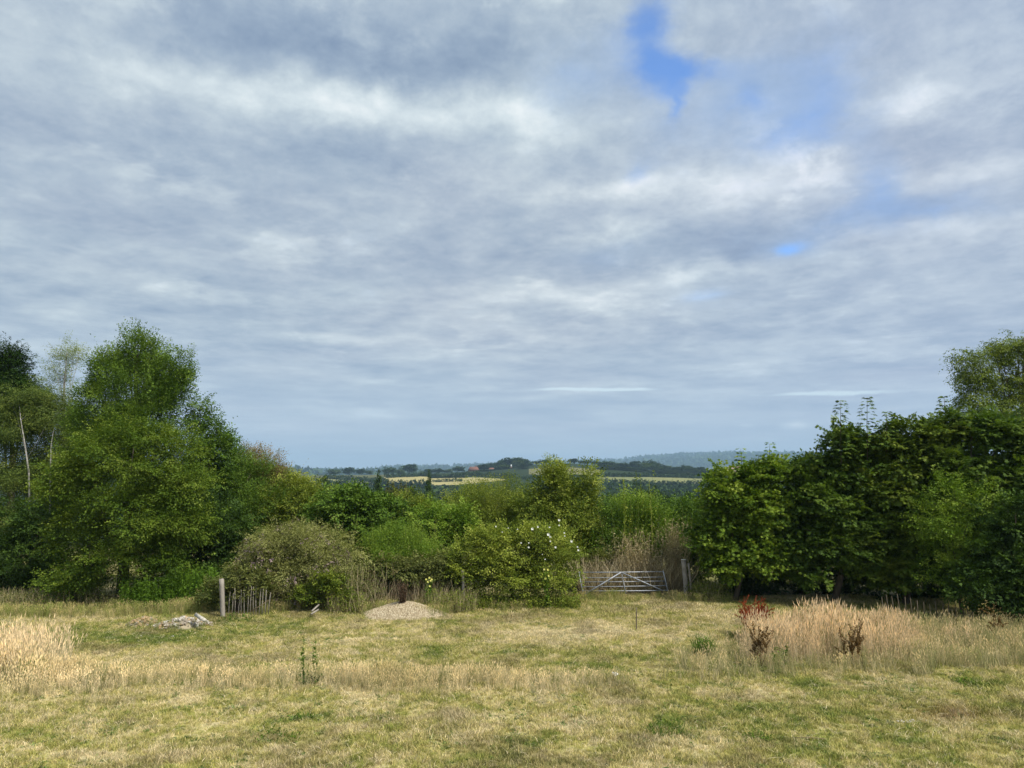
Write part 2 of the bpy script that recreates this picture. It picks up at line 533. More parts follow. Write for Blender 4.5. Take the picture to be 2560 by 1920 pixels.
M['goldfield'] = field_mat('gold_stubble', (.33, .29, .12), (.40, .345, .145))
M['tanfield'] = field_mat('tan_grass_field', (.150, .145, .066), (.185, .172, .078))
M['greenfield'] = field_mat('yellow_green_field', (.17, .19, .075), (.22, .22, .09))


# ------------------------------------------------------------------ mesh helpers
def tag(o, label=None, cat=None, group=None, kind=None):
    for k, v in (('label', label), ('category', cat), ('group', group), ('kind', kind)):
        if v:
            o[k] = v
    return o


def empty(name, loc, label, cat, group=None):
    o = bpy.data.objects.new(name, None)
    o.empty_display_size = 0.2
    o.location = loc
    C.objects.link(o)
    return tag(o, label, cat, group)


def mesh_np(name, verts, sizes, loops, mat, parent=None, attrs=None, smooth_shade=False, origin=(0, 0, 0)):
    """one mesh object from flat arrays; verts are world metres, moved to be relative to origin"""
    verts = np.asarray(verts, dtype=np.float32) - np.asarray(origin, dtype=np.float32)
    me = bpy.data.meshes.new(name)
    me.vertices.add(len(verts))
    me.vertices.foreach_set('co', verts.ravel())
    sizes = np.asarray(sizes, dtype=np.int32)
    me.loops.add(len(loops))
    me.loops.foreach_set('vertex_index', np.asarray(loops, dtype=np.int32))
    me.polygons.add(len(sizes))
    me.polygons.foreach_set('loop_start', np.concatenate([[0], np.cumsum(sizes)[:-1]]).astype(np.int32))
    me.update(calc_edges=True)
    if smooth_shade:
        me.polygons.foreach_set('use_smooth', np.ones(len(sizes), dtype=bool))
    for an, dom, ty, arr in attrs or ():
        a = me.attributes.new(an, ty, dom)
        arr = np.asarray(arr)
        if ty == 'FLOAT':
            a.data.foreach_set('value', arr.astype(np.float32).ravel())
        elif ty == 'INT':
            a.data.foreach_set('value', arr.astype(np.int32).ravel())
        elif ty == 'FLOAT_VECTOR':
            a.data.foreach_set('vector', arr.astype(np.float32).ravel())
        elif ty == 'FLOAT_COLOR':
            a.data.foreach_set('color', arr.astype(np.float32).ravel())
    if mat is not None:
        me.materials.append(mat)
    o = bpy.data.objects.new(name, me)
    C.objects.link(o)
    if parent is not None:
        o.parent = parent
    return o


class MB:
    """collects simple solids and builds them as one mesh"""

    def __init__(self):
        self.v, self.f = [], []

    def add(self, vs, fs):
        b = len(self.v)
        self.v += [tuple(p) for p in vs]
        self.f += [tuple(i + b for i in f) for f in fs]

    def tube(self, pts, rad, sides=6):
        pts = [Vector(p) for p in pts]
        if not isinstance(rad, (list, tuple)):
            rad = [rad] * len(pts)
        b = len(self.v)
        for i, p in enumerate(pts):
            d = (pts[min(i + 1, len(pts) - 1)] - pts[max(i - 1, 0)]).normalized()
            a = d.cross(Vector((0.31, 0.95, 0.1))).normalized()
            c = d.cross(a)
            for k in range(sides):
                t = 2 * math.pi * k / sides
                self.v.append(tuple(p + (a * math.cos(t) + c * math.sin(t)) * rad[i]))
        for i in range(len(pts) - 1):
            for k in range(sides):
                k2 = (k + 1) % sides
                self.f.append((b + i * sides + k, b + i * sides + k2, b + (i + 1) * sides + k2, b + (i + 1) * sides + k))
        self.f.append(tuple(b + k for k in range(sides))[::-1])
        self.f.append(tuple(b + (len(pts) - 1) * sides + k for k in range(sides)))
        return self

    def box(self, c, s, rot=None, taper=1.0):
        vs = []
        for dz in (-1, 1):
            k = 1.0 if dz < 0 else taper
            for dx, dy in ((-1, -1), (1, -1), (1, 1), (-1, 1)):
                p = Vector((dx * s[0] / 2 * k, dy * s[1] / 2 * k, dz * s[2] / 2))
                if rot is not None:
                    p = rot @ p
                vs.append(p + Vector(c))
        self.add(vs, [(3, 2, 1, 0), (4, 5, 6, 7), (0, 1, 5, 4), (1, 2, 6, 5), (2, 3, 7, 6), (3, 0, 4, 7)])
        return self

    def build(self, name, mat, parent=None, origin=(0, 0, 0), smooth_shade=False, attrs=None):
        sizes = [len(f) for f in self.f]
        loops = [i for f in self.f for i in f]
        return mesh_np(name, np.array(self.v), sizes, loops, mat, parent, attrs, smooth_shade, origin)


def norm(a):
    return a / np.maximum(np.linalg.norm(a, axis=1, keepdims=True), 1e-9)


SHAPES = {
    # (side, along, lift): outline of one leaf, base at the origin, tip at along = 1
    'leaf': np.array([(0, 0, 0), (-.5, .45, .10), (0, 1, -.10), (.5, .45, .10)]),
    'lobed': np.array([(0, 0, 0), (-.60, .22, .05), (-.24, .40, .10), (-.46, .84, -.02), (-.13, .68, .04), (0, 1.05, -.16),
                       (.13, .68, .04), (.46, .84, -.02), (.24, .40, .10), (.60, .22, .05)]),
    'tri': np.array([(-.5, 0, 0), (0, 1, 0), (.5, 0.1, 0)]),
}


def place_leaves(P, axis, normal, length, width, shape, rs):
    """leaf polygons at P along axis, returned as flat arrays"""
    s = SHAPES[shape]
    axis = norm(axis)
    side = norm(np.cross(axis, normal))
    nrm = np.cross(side, axis)
    n, k = len(P), len(s)
    L = np.asarray(length).reshape(-1, 1, 1)
    Wd = np.asarray(width).reshape(-1, 1, 1)
    V = (P[:, None, :] + side[:, None, :] * s[None, :, 0:1] * Wd + axis[:, None, :] * s[None, :, 1:2] * L
         + nrm[:, None, :] * s[None, :, 2:3] * L)
    return V.reshape(-1, 3), np.full(n, k), np.arange(n * k)


def crown_twigs(lobes, twigs, K, leaf, wid, tw, up=.4, droop=0.0, shape='leaf', seed=0, core=.45, gap=.0, rough=.28, flat=.75, zmin=None, spread=.5,
                hang=0.0, gsc=1.1, clump=None, sprays=.05, rs=None):
    rs = rs or np.random.RandomState(seed)
    lob = np.array(lobes, dtype=float)                       # cx cy cz rx ry rz
    subs = []
    for l in lob:                                            # boughs: clumps that stand out of each lobe
        rm = (l[3] * l[4] * l[5]) ** (1 / 3)
        cs = clump if clump else rm * .34
        cnt = int(np.clip(2.6 * (rm / cs) ** 2, 5, 90))
        d = norm(rs.normal(size=(cnt, 3)))
        q0 = rs.uniform(core, 1.0, cnt)
        nz0 = fbm(l[:3] * .7 + d * 1.6 + seed * 3.7, 2) - .5
        cc = l[:3] + d * l[3:] * (q0 * (1 + rough * 2.0 * nz0))[:, None]
        rr = cs * rs.uniform(.45, 1.15, cnt) * np.clip(1.25 - .45 * q0, .6, 1.2)
        for k in range(cnt):
            subs.append((*cc[k], rr[k] * rs.uniform(.9, 1.35), rr[k] * rs.uniform(.9, 1.35), rr[k] * rs.uniform(.6, .9), *d[k]))
    sub = np.array(subs)
    wgt = sub[:, 3] * sub[:, 4]
    wgt /= wgt.sum()
    li = rs.choice(len(sub), twigs, p=wgt)
    s1 = norm(rs.normal(size=(twigs, 3)))
    c, r, od = sub[li, :3], sub[li, 3:6], sub[li, 6:9]
    q = 1 - .8 * rs.rand(twigs) ** 1.7
    P = c + s1 * r * q[:, None]
    s = norm(s1 * .8 + od * .55)
    sc = 1.0 / max(.35, float(lob[:, 3:].mean()) * .45)
    if gap > 0:
        g = fbm(P * gsc * sc * 1.6 + 40 + seed, 3)
        keep = g > gap - .04
        P, s, q = P[keep], s[keep], q[keep]
    if zmin is not None:
        keep = P[:, 2] > zmin
        P, s, q = P[keep], s[keep], q[keep]
    n = len(P)
    D = norm(s + np.array([0, 0, up]) + rs.normal(size=(n, 3)) * spread)
    if hang > 0:
        D = norm(D * (1 - hang) + np.array([0, 0, -1.0]) * hang + rs.normal(size=(n, 3)) * .08)
    T = tw * (.6 + .8 * rs.rand(n))
    lead = rs.rand(n) < sprays
    T[lead] *= 2.1
    D[lead] = norm(D[lead] + np.array([0, 0, .5]) * (hang == 0))
    cl = fbm(P * sc * 1.3 + 11 + seed, 2)
    return P, s, D, T, cl, lead


def crown_arrays(lobes, twigs, K, leaf, wid, tw, up=.4, droop=0.0, shape='leaf', seed=0, flat=.75, hang=0.0, **kw):
    rs = np.random.RandomState(seed)
    P, s, D, T, cl, lead = crown_twigs(lobes, twigs, K, leaf, wid, tw, up=up, droop=droop, shape=shape, seed=seed, flat=flat, hang=hang, rs=rs, **kw)
    n = len(P)
    tt = (np.arange(K) + .5) / K
    pts = P[:, None, :] + D[:, None, :] * (tt[None, :, None] * T[:, None, None])
    pts[:, :, 2] -= droop * (tt[None, :] ** 2) * T[:, None]
    pts = pts.reshape(-1, 3) + rs.normal(size=(n * K, 3)) * leaf * .25
    Dr = np.repeat(D, K, 0)
    ax = Dr * .7 + norm(rs.normal(size=(n * K, 3))) * .9
    ax[:, 2] -= droop * .5 + hang * .8
    nr = np.array([0, 0, 1.0]) * flat + rs.normal(size=(n * K, 3)) * (.45) + np.repeat(s, K, 0) * .45
    sz = (.65 + .7 * rs.rand(n * K))
    V, S, L = place_leaves(pts, ax, norm(nr), leaf * sz, wid * sz, shape, rs)
    v = np.clip(np.repeat((cl - .5) * 1.1 + .5 + rs.normal(size=n) * .08, K) * .6 + .4 * rs.rand(n * K) + (np.tile(tt, n) - .5) * .18, 0, 1)
    # the twigs themselves: one thin bent strip each
    A = P
    B = P + D * T[:, None] * .95
    B = B - np.array([0, 0, 1.0]) * (droop * .9 * T)[:, None]
    return (V, S, L, v), (A, B)


def instancer(name, mat, parent, origin, pts, rot, scl, vid, inst_attrs, protos, real=None):
    """one mesh object that holds points, a few prototypes and (real) ordinary faces; its node tree sets a prototype on every point.
    protos: (verts, sizes, loops, v); inst_attrs: (name, type, array) on the points"""
    n = len(pts)
    verts, ids = [np.asarray(pts) - np.asarray(origin)], [np.asarray(vid)]
    sizes, loops, vv = [], [], []
    off = n
    for i, (V, S, L, v_) in enumerate(protos):
        verts.append(V)
        ids.append(np.full(len(V), 1000 + i))
        sizes.append(S)
        loops.append(np.asarray(L) + off)
        vv.append(v_)
        off += len(V)
    if real is not None:
        V, S, L, v_ = real
        verts.append(V - np.asarray(origin))
        ids.append(np.full(len(V), 2000))
        sizes.append(S)
        loops.append(np.asarray(L) + off)
        vv.append(v_)
    verts = np.concatenate(verts)
    nv = len(verts)

    def pad(a, fill):
        a = np.asarray(a, dtype=float)
        o_ = np.full((nv,) + a.shape[1:], fill)
        o_[:n] = a
        return o_
    attrs = [('vid', 'POINT', 'INT', np.concatenate(ids)), ('rot', 'POINT', 'FLOAT_VECTOR', pad(rot, 0.0)), ('scl', 'POINT', 'FLOAT', pad(scl, 1.0)),
             ('v', 'FACE', 'FLOAT', np.concatenate(vv))]
    attrs += [(an, 'POINT', ty, pad(arr, 0.0)) for an, ty, arr in inst_attrs]
    o = mesh_np(name, verts, np.concatenate(sizes), np.concatenate(loops), mat, parent, attrs)
    key = 'tufts_%d_%d' % (len(protos), real is not None)
    ng = bpy.data.node_groups.get(key)
    if ng is None:
        ng = bpy.data.node_groups.new(key, 'GeometryNodeTree')
        ng.interface.new_socket('Geometry', in_out='INPUT', socket_type='NodeSocketGeometry')
        ng.interface.new_socket('Geometry', in_out='OUTPUT', socket_type='NodeSocketGeometry')
        nd, lk = ng.nodes, ng.links
        gi, go = nd.new('NodeGroupInput'), nd.new('NodeGroupOutput')

        def named(nm, ty):
            q = nd.new('GeometryNodeInputNamedAttribute')
            q.data_type = ty
            q.inputs['Name'].default_value = nm
            return q.outputs['Attribute']
        vidn = named('vid', 'INT')

        def sep(op, val):
            c_ = nd.new('FunctionNodeCompare')
            c_.data_type, c_.operation = 'INT', op
            ins = [q for q in c_.inputs if q.enabled]
            lk.new(vidn, ins[0])
            ins[1].default_value = val
            sg = nd.new('GeometryNodeSeparateGeometry')
            sg.domain = 'POINT'
            lk.new(gi.outputs[0], sg.inputs[0])
            lk.new(c_.outputs[0], sg.inputs['Selection'])
            return sg.outputs[0]
        P_ = sep('LESS_THAN', 1000)
        jn = nd.new('GeometryNodeJoinGeometry')
        for i in range(len(protos)):
            g2 = nd.new('GeometryNodeGeometryToInstance')
            lk.new(sep('EQUAL', 1000 + i), g2.inputs[0])
            lk.new(g2.outputs[0], jn.inputs[0])
        ip = nd.new('GeometryNodeInstanceOnPoints')
        lk.new(P_, ip.inputs['Points'])
        lk.new(jn.outputs[0], ip.inputs['Instance'])
        ip.inputs['Pick Instance'].default_value = True
        lk.new(vidn, ip.inputs['Instance Index'])
        er = nd.new('FunctionNodeEulerToRotation')
        lk.new(named('rot', 'FLOAT_VECTOR'), er.inputs[0])
        lk.new(er.outputs[0], ip.inputs['Rotation'])
        lk.new(named('scl', 'FLOAT'), ip.inputs['Scale'])
        last = ip.outputs[0]
        if real is not None:
            j2 = nd.new('GeometryNodeJoinGeometry')
            lk.new(last, j2.inputs[0])
            lk.new(sep('EQUAL', 2000), j2.inputs[0])
            last = j2.outputs[0]
        lk.new(last, go.inputs[0])
    md = o.modifiers.new('tufts', 'NODES')
    md.node_group = ng
    return o


def spray(seed, leaf, wid, tw, shape, droop, count=26):
    """a flat leafy side shoot along +x, upper side +z"""
    rs = np.random.RandomState(seed)
    L = tw * 1.35
    t = np.sort(rs.uniform(.08, 1.0, count))
    sg = np.where(np.arange(count) % 2 == 0, 1.0, -1.0)
    lat = rs.uniform(0, .55, count) * tw * (1.1 - .7 * t)
    z = -droop * .6 * L * t * t - lat * .25 * (.3 + droop) + rs.normal(size=count) * .05 * tw
    P = np.stack([t * L * .92 + lat * .45, sg * lat, z], 1)
    AX = np.stack([.75 + rs.normal(size=count) * .25, sg * (.75 - .45 * t) + rs.normal(size=count) * .3, -.15 - .5 * droop + rs.normal(size=count) * .25], 1)
    NR = norm(np.array([0, 0, 1.0]) + rs.normal(size=(count, 3)) * .38)
    sz = (.7 + .5 * rs.rand(count)) * (1 - .25 * t)
    V, S, Lp = place_leaves(P, AX, NR, leaf * sz, wid * sz, shape, rs)
    v = np.clip(.18 + rs.normal(size=count) * .10 + .12 * t, 0, .45)
    ths = np.linspace(0, 1, 5)
    w = max(.004, leaf * .05)
    st = []
    for q in ths:
        st += [(q * L * .92, -w * (1.1 - q), -droop * .6 * L * q * q - .004), (q * L * .92, w * (1.1 - q), -droop * .6 * L * q * q - .004)]
    b0 = len(V)
    V = np.concatenate([V, np.array(st)])
    fl = []
    for k in range(4):
        fl += [b0 + 2 * k, b0 + 2 * k + 1, b0 + 2 * k + 3, b0 + 2 * k + 2]
    return V, np.concatenate([S, [4] * 4]), np.concatenate([Lp, fl]), np.concatenate([v, [0.0] * 4])


def aim(D, Nn):
    """euler angles that turn +x to D and +z towards Nn"""
    X = norm(D)
    Z = norm(Nn - X * (Nn * X).sum(1, keepdims=True))
    Y = np.cross(Z, X)
    return np.stack([np.arctan2(Y[:, 2], Z[:, 2]), np.arcsin(np.clip(-X[:, 2], -1, 1)), np.arctan2(X[:, 1], X[:, 0])], 1)


LEAF_COUNT = [0]


def plant(name, label, cat, Y, lobes_px, mat, twigs, K=9, leaf=.09, wid=.05, tw=.45, depth=.8, base_px=None, trunk=.10, bark='bark', group=None,
          shape='leaf', seed=1, extra=None, limbs=10, trunk_path=None, crown_name='crown', twig_show=0.12, base_z=None, zmin=0.03, inset=0.0, dens=1.0, **kw):
    """a tree or shrub: Empty at its foot, crown of leaves, trunk with limbs.  lobes: (px, py, rx, ry[, dy]) in frame pixels at distance Y, turned to metres here"""
    lob = []
    for L in lobes_px:
        px, py, rx, ry = L[:4]
        dy = L[4] if len(L) > 4 else 0.0
        y = Y + dy
        c = W(px, py, y)
        rxm, rzm = max(.15, rx * y / F_PX - inset), max(.12, ry * y / F_PX - inset)
        lob.append((c[0], c[1], c[2], rxm, max(.35, rxm * depth), rzm))
    bx = base_px if base_px is not None else lobes_px[-1][0]
    x0 = W(bx, 1480, Y)[0]
    z0 = TZ(x0, Y) if base_z is None else base_z
    root = empty(name, (x0, Y, z0), label, cat, group)
    real, (A, B) = crown_arrays(lob, max(60, int(twigs * .10)), K, leaf, wid, tw, shape=shape, seed=seed, zmin=(z0 + zmin), **kw)
    ns = int(twigs * K / 22 * dens)
    P, sn, D, T, cl, lead = crown_twigs(lob, ns, K, leaf, wid, tw, shape=shape, seed=seed + 500, zmin=(z0 + zmin), **kw)
    n = len(P)
    r2 = np.random.RandomState(seed + 900)
    hang, flat = kw.get('hang', 0), kw.get('flat', .75)
    NR = sn * (.45 + hang) + np.array([0, 0, 1.0]) * flat * (1 - hang) + r2.normal(size=(n, 3)) * .22
    if kw.get('up', .4) < .9:
        D = norm(D * np.array([1, 1, .65]))
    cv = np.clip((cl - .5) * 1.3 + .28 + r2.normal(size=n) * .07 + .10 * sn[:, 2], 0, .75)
    protos = [spray(seed * 10 + q, leaf, wid, tw, shape, kw.get('droop', 0) + .15) for q in range(5)]
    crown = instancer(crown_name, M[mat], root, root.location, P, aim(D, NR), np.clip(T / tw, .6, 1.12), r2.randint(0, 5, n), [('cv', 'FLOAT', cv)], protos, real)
    crown['kind'] = 'stuff'
    LEAF_COUNT[0] += len(real[1]) + 26 * n
    rs = random.Random(seed)
    mb = MB()
    if trunk_path:
        path = [W(px, py, Y + dy) for px, py, dy in trunk_path]
        path = [(x0, Y, z0 - .1)] + path
    else:
        top = max(lob, key=lambda l: l[2])
        path = [(x0, Y, z0 - .1), (x0 * .7 + top[0] * .3 + rs.uniform(-.1, .1), Y, z0 + (top[2] - z0) * .4), (top[0], top[1], top[2] + top[5] * .35)]
    k = len(path)
    mb.tube(path, [trunk * (1 - .85 * i / (k - 1)) for i in range(k)], 8)
    for i in range(limbs):
        l = lob[i % len(lob)]
        t = rs.uniform(.25, .9)
        seg = min(int(t * (k - 1)), k - 2)
        f = t * (k - 1) - seg
        a = Vector(path[seg]).lerp(Vector(path[seg + 1]), f)
        e = Vector((l[0] + rs.uniform(-.7, .7) * l[3], l[1] + rs.uniform(-.6, .6) * l[4], l[2] + rs.uniform(-.3, .75) * l[5]))
        if e.z < z0 + .2:
            e.z = z0 + .2
        mid = a.lerp(e, .5) + Vector((0, 0, .12 * (e - a).length))
        r = trunk * (.24 if bark == 'birchbark' else .36) * (1 - .5 * t)
        mb.tube([a, mid, e], [r, r * .65, r * .25], 5)
    n = int(len(A) * twig_show)
    if n:
        rr = np.random.RandomState(seed + 5).choice(len(A), n, replace=False)
        for j in rr:
            a, b = Vector(A[j]), Vector(B[j])
            mb.tube([a, b], [max(.004, trunk * .05), .003], 3)
    mb.build('trunk', M[bark], root, root.location, True)
    return root


def bed(name, label, cat, Y, px0, px1, h, n, mat, width=.012, lean=.25, seed=1, dep=.6, leafy=0, leafmat=None, lw=(.07, .025), kind=None, curve=.2, group=None,
        plume=0, plumemat=None, part='stems', py0=None, top_fn=None, plw=(.09, .03)):
    """a stand of thin stems; optional leaves and plumes on them"""
    rs = np.random.RandomState(seed)
    xa, xb = W(px0, 1480, Y)[0], W(px1, 1480, Y)[0]
    x = rs.uniform(xa, xb, n)
    y = Y + rs.uniform(-dep, dep, n)
    z = terrain(x, y) - .02
    hh = h * (.45 + .6 * rs.rand(n) ** .8)
    if top_fn is not None:
        hh = hh * top_fn((x - xa) / (xb - xa))
    la = rs.uniform(0, 2 * math.pi, n)
    ln = lean * rs.rand(n) * hh
    dx, dy = np.cos(la) * ln, np.sin(la) * ln
    cx0 = ((xa + xb) / 2, Y, TZ((xa + xb) / 2, Y))
    root = empty(name, cx0, label, cat, group)
    # ribbons with 3 segments
    seg = 3
    ts = np.arange(seg + 1) / seg
    rows = []
    fa = rs.uniform(0, math.pi, n)
    sx, sy = np.cos(fa), np.sin(fa)
    kx, ky = rs.normal(size=n) * curve * hh, rs.normal(size=n) * curve * hh
    for t in ts:
        px_ = x + dx * t + kx * t * (1 - t)
        py_ = y + dy * t + ky * t * (1 - t)
        pz_ = z + hh * t
        w = width * (1 - .65 * t)
        rows.append(np.stack([px_ - sx * w / 2, py_ - sy * w / 2, pz_], 1))
        rows.append(np.stack([px_ + sx * w / 2, py_ + sy * w / 2, pz_], 1))
    V = np.stack(rows, 1).reshape(-1, 3)
    kk = 2 * (seg + 1)
    b = np.arange(n)[:, None] * kk
    fl = []
    for s_ in range(seg):
        fl.append(np.concatenate([b + 2 * s_, b + 2 * s_ + 1, b + 2 * s_ + 3, b + 2 * s_ + 2], 1))
    Lp = np.stack(fl, 1).reshape(-1)
    v = np.repeat(rs.rand(n), seg)
    o = mesh_np(part, V, np.full(n * seg, 4), Lp, M[mat], root, [('v', 'FACE', 'FLOAT', v)], origin=cx0)
    if kind:
        o['kind'] = kind

    def along(cnt, tlo, thi, lm, nm, size, up):
        t = rs.uniform(tlo, thi, (n, cnt))
        P = np.stack([(x[:, None] + dx[:, None] * t + kx[:, None] * t * (1 - t)), (y[:, None] + dy[:, None] * t + ky[:, None] * t * (1 - t)),
                      (z[:, None] + hh[:, None] * t)], 2).reshape(-1, 3)
        ax = norm(rs.normal(size=P.shape)) + np.array([0, 0, up])
        sz = .6 + .8 * rs.rand(len(P))
        V2, S2, L2 = place_leaves(P, ax, norm(rs.normal(size=P.shape) + np.array([0, 0, .8])), size[0] * sz, size[1] * sz, 'leaf', rs)
        LEAF_COUNT[0] += len(S2)
        o2 = mesh_np(nm, V2, S2, L2, M[lm], root, [('v', 'FACE', 'FLOAT', np.clip(rs.rand(len(P)) * .6 + .4 * np.repeat(rs.rand(n), cnt), 0, 1))], origin=cx0)
        if kind:
            o2['kind'] = kind
    if leafy:
        along(leafy, .15, 1.0, leafmat, 'leaves', lw, .25)
    if plume:
        along(plume, .55, 1.03, plumemat or mat, 'seed_heads', plw, .8)
    return root


# ------------------------------------------------------------------ ground
xs = np.concatenate([-np.geomspace(9000, 24, 70), np.arange(-23.5, 24, .4), np.geomspace(24.2, 9000, 70)])
ys = np.concatenate([np.linspace(-60, 10, 12), np.arange(10.5, 42, .3), np.geomspace(42.4, 1100, 120), np.geomspace(1120, 9000, 60)])
GX, GY = np.meshgrid(xs, ys)
GZ = terrain(GX, GY)
nx, ny = len(xs), len(ys)
idx = np.arange(nx * ny).reshape(ny, nx)
quads = np.stack([idx[:-1, :-1], idx[:-1, 1:], idx[1:, 1:], idx[1:, :-1]], -1).reshape(-1)
tint = grass_rgb(GX, GY).reshape(-1, 3)
far_t = sstep(GY.ravel(), 40, 60)[:, None]
fn = fbm(xy(GX, GY, .004, 2), 4)[:, None]
wood_t = np.array((.030, .052, .016)) * (1 - sstep(fn, .5, .62)) + np.array((.14, .15, .06)) * sstep(fn, .5, .62)
tint = tint * (1 - far_t) + wood_t * far_t
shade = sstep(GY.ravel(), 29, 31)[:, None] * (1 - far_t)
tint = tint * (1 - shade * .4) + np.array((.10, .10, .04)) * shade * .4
tint4 = np.concatenate([tint, np.ones((len(tint), 1))], 1)
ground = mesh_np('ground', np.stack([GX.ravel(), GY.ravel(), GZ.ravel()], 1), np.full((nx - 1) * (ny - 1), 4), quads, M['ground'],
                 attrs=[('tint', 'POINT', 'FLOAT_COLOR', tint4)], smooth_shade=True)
tag(ground, 'dry summer meadow falling away to a wooded valley', None, None, 'structure')

# ------------------------------------------------------------------ distant fields on the far slope


def field(px0, px1, top, bot, mat, label):
    """a field whose far and near edges were read off as lines; stored as terrain metres"""
    cols = np.linspace(px0, px1, 18)
    V = []
    J = 5
    for i, px in enumerate(cols):
        t = i / 17
        pt = np.interp(t, np.linspace(0, 1, len(top)), top)
        pb = np.interp(t, np.linspace(0, 1, len(bot)), bot)
        xa, ya = hit(px, pb, 300)
        xb, yb = hit(px, pt, 300)
        yb = min(yb, 1075)
        for j in range(J):
            f = j / (J - 1)
            x, y = xa + (xb - xa) * f, ya + (yb - ya) * f
            V.append((x, y, TZ(x, y) + .35))
    fs = [(i * J + j, (i + 1) * J + j, (i + 1) * J + j + 1, i * J + j + 1) for i in range(17) for j in range(J - 1)]
    o = mesh_np('field', np.array(V), [4] * len(fs), [k for f in fs for k in f], M[mat])
    return tag(o, label, None, None, 'structure')


field(815, 935, (1198, 1205), (1206, 1213), 'greenfield', 'pale green field beyond the valley trees')
field(960, 1085, (1194, 1190, 1194), (1206, 1209, 1212), 'goldfield', 'gold stubble field left of the far conifer')
field(1085, 1265, (1196, 1194, 1195, 1199), (1214, 1213, 1208, 1201), 'goldfield', 'gold stubble field right of the far conifer')
field(1075, 1170, (1188, 1188), (1191, 1191), 'greenfield', 'thin pale field below the brick farmhouse')
field(1322, 1500, (1173, 1169, 1170, 1175), (1187, 1189, 1188, 1190), 'tanfield', 'tan field behind the tallest middle tree')
field(1482, 1770, (1192, 1194, 1197), (1203, 1209, 1211), 'greenfield', 'long pale field below the far wood')
field(1480, 1530, (1206, 1207), (1209, 1209), 'goldfield', 'small gold strip under the long pale field')


# ------------------------------------------------------------------ far and valley trees
def tree_proto(seed, kind, leaves, size, mat):
    """crown and trunk arrays of a tree one unit high; kind round or conifer"""
    rs = np.random.RandomState(seed)
    if kind == 'round':
        lob = [(0, 0, .58, .34, .34, .36)] + [(rs.uniform(-.26, .26), rs.uniform(-.26, .26), rs.uniform(.35, .78), rs.uniform(.14, .25), rs.uniform(.14, .25), rs.uniform(.12, .22)) for _ in range(8)]
    elif kind == 'conifer':
        lob = [(0, 0, z, .30 * (1.02 - z) + .015, .30 * (1.02 - z) + .015, .09) for z in np.linspace(.12, .97, 11)]
    else:
        lob = [(rs.uniform(-.3, .3), rs.uniform(-.3, .3), rs.uniform(.25, .6), rs.uniform(.2, .34), rs.uniform(.2, .3), rs.uniform(.2, .35)) for _ in range(7)]
    (V, S, L, v), _ = crown_arrays(lob, leaves // 5, 5, size, size * .8, size * 1.2, seed=seed, core=.5, rough=.2)
    o = mesh_np('crown', V, S, L, mat, None, [('v', 'FACE', 'FLOAT', v)])
    me = o.data
    bpy.data.objects.remove(o)
    mb = MB()
    mb.tube([(0, 0, -.03), (.01, 0, .4), (0, .01, .8)], [.025, .018, .004], 6)
    o = mb.build('trunk', M['bark'])
    mt_ = o.data
    bpy.data.objects.remove(o)
    return me, mt_


PROT = {
    'far': [tree_proto(31 + i, 'round', 1800, .08, M['farleaf']) for i in range(4)],
    'farlight': [tree_proto(41 + i, 'round', 1500, .08, M['farleaf2']) for i in range(2)],
    'farcon': [tree_proto(51, 'conifer', 700, .06, M['farleaf'])],
    'hedge': [tree_proto(61 + i, 'low', 500, .09, M['farleaf']) for i in range(2)],
    'valley': [tree_proto(71 + i, 'round', 6000, .035, M['valley']) for i in range(3)],
    'valleylow': [tree_proto(76 + i, 'low', 5000, .042, M['valley']) for i in range(2)],
    'valleybrown': [tree_proto(81, 'round', 5000, .038, M['valleybrown'])],
    'valleycon': [tree_proto(91, 'conifer', 6500, .028, M['valley'])],
}
RR = random.Random(77)


def put_tree(name, kindp, x, y, h, wscale, label, group=None, cat='tree', z=None):
    me, mt_ = RR.choice(PROT[kindp])
    root = empty(name, (x, y, TZ(x, y) if z is None else z), label, cat, group)
    root.rotation_euler = (0, 0, RR.uniform(0, 6.28))
    root.scale = (h * wscale, h * wscale, h)
    for nm, d in (('crown', me), ('trunk', mt_)):
        o = bpy.data.objects.new(nm, d)
        o.parent = root
        C.objects.link(o)
    return root


def tree_at(name, kindp, px, top, y, wpx, label, group=None, cat='tree'):
    """a tree standing at distance y whose top and width are known"""
    x, _, zt = W(px, top, y)
    z0 = TZ(x, y)
    h = max(1.5, (zt - z0))
    wm = wpx * y / F_PX
    unit = .60 if kindp.endswith('con') else .82
    return put_tree(name, kindp, x, y, h, wm / unit / h, label, group, cat)


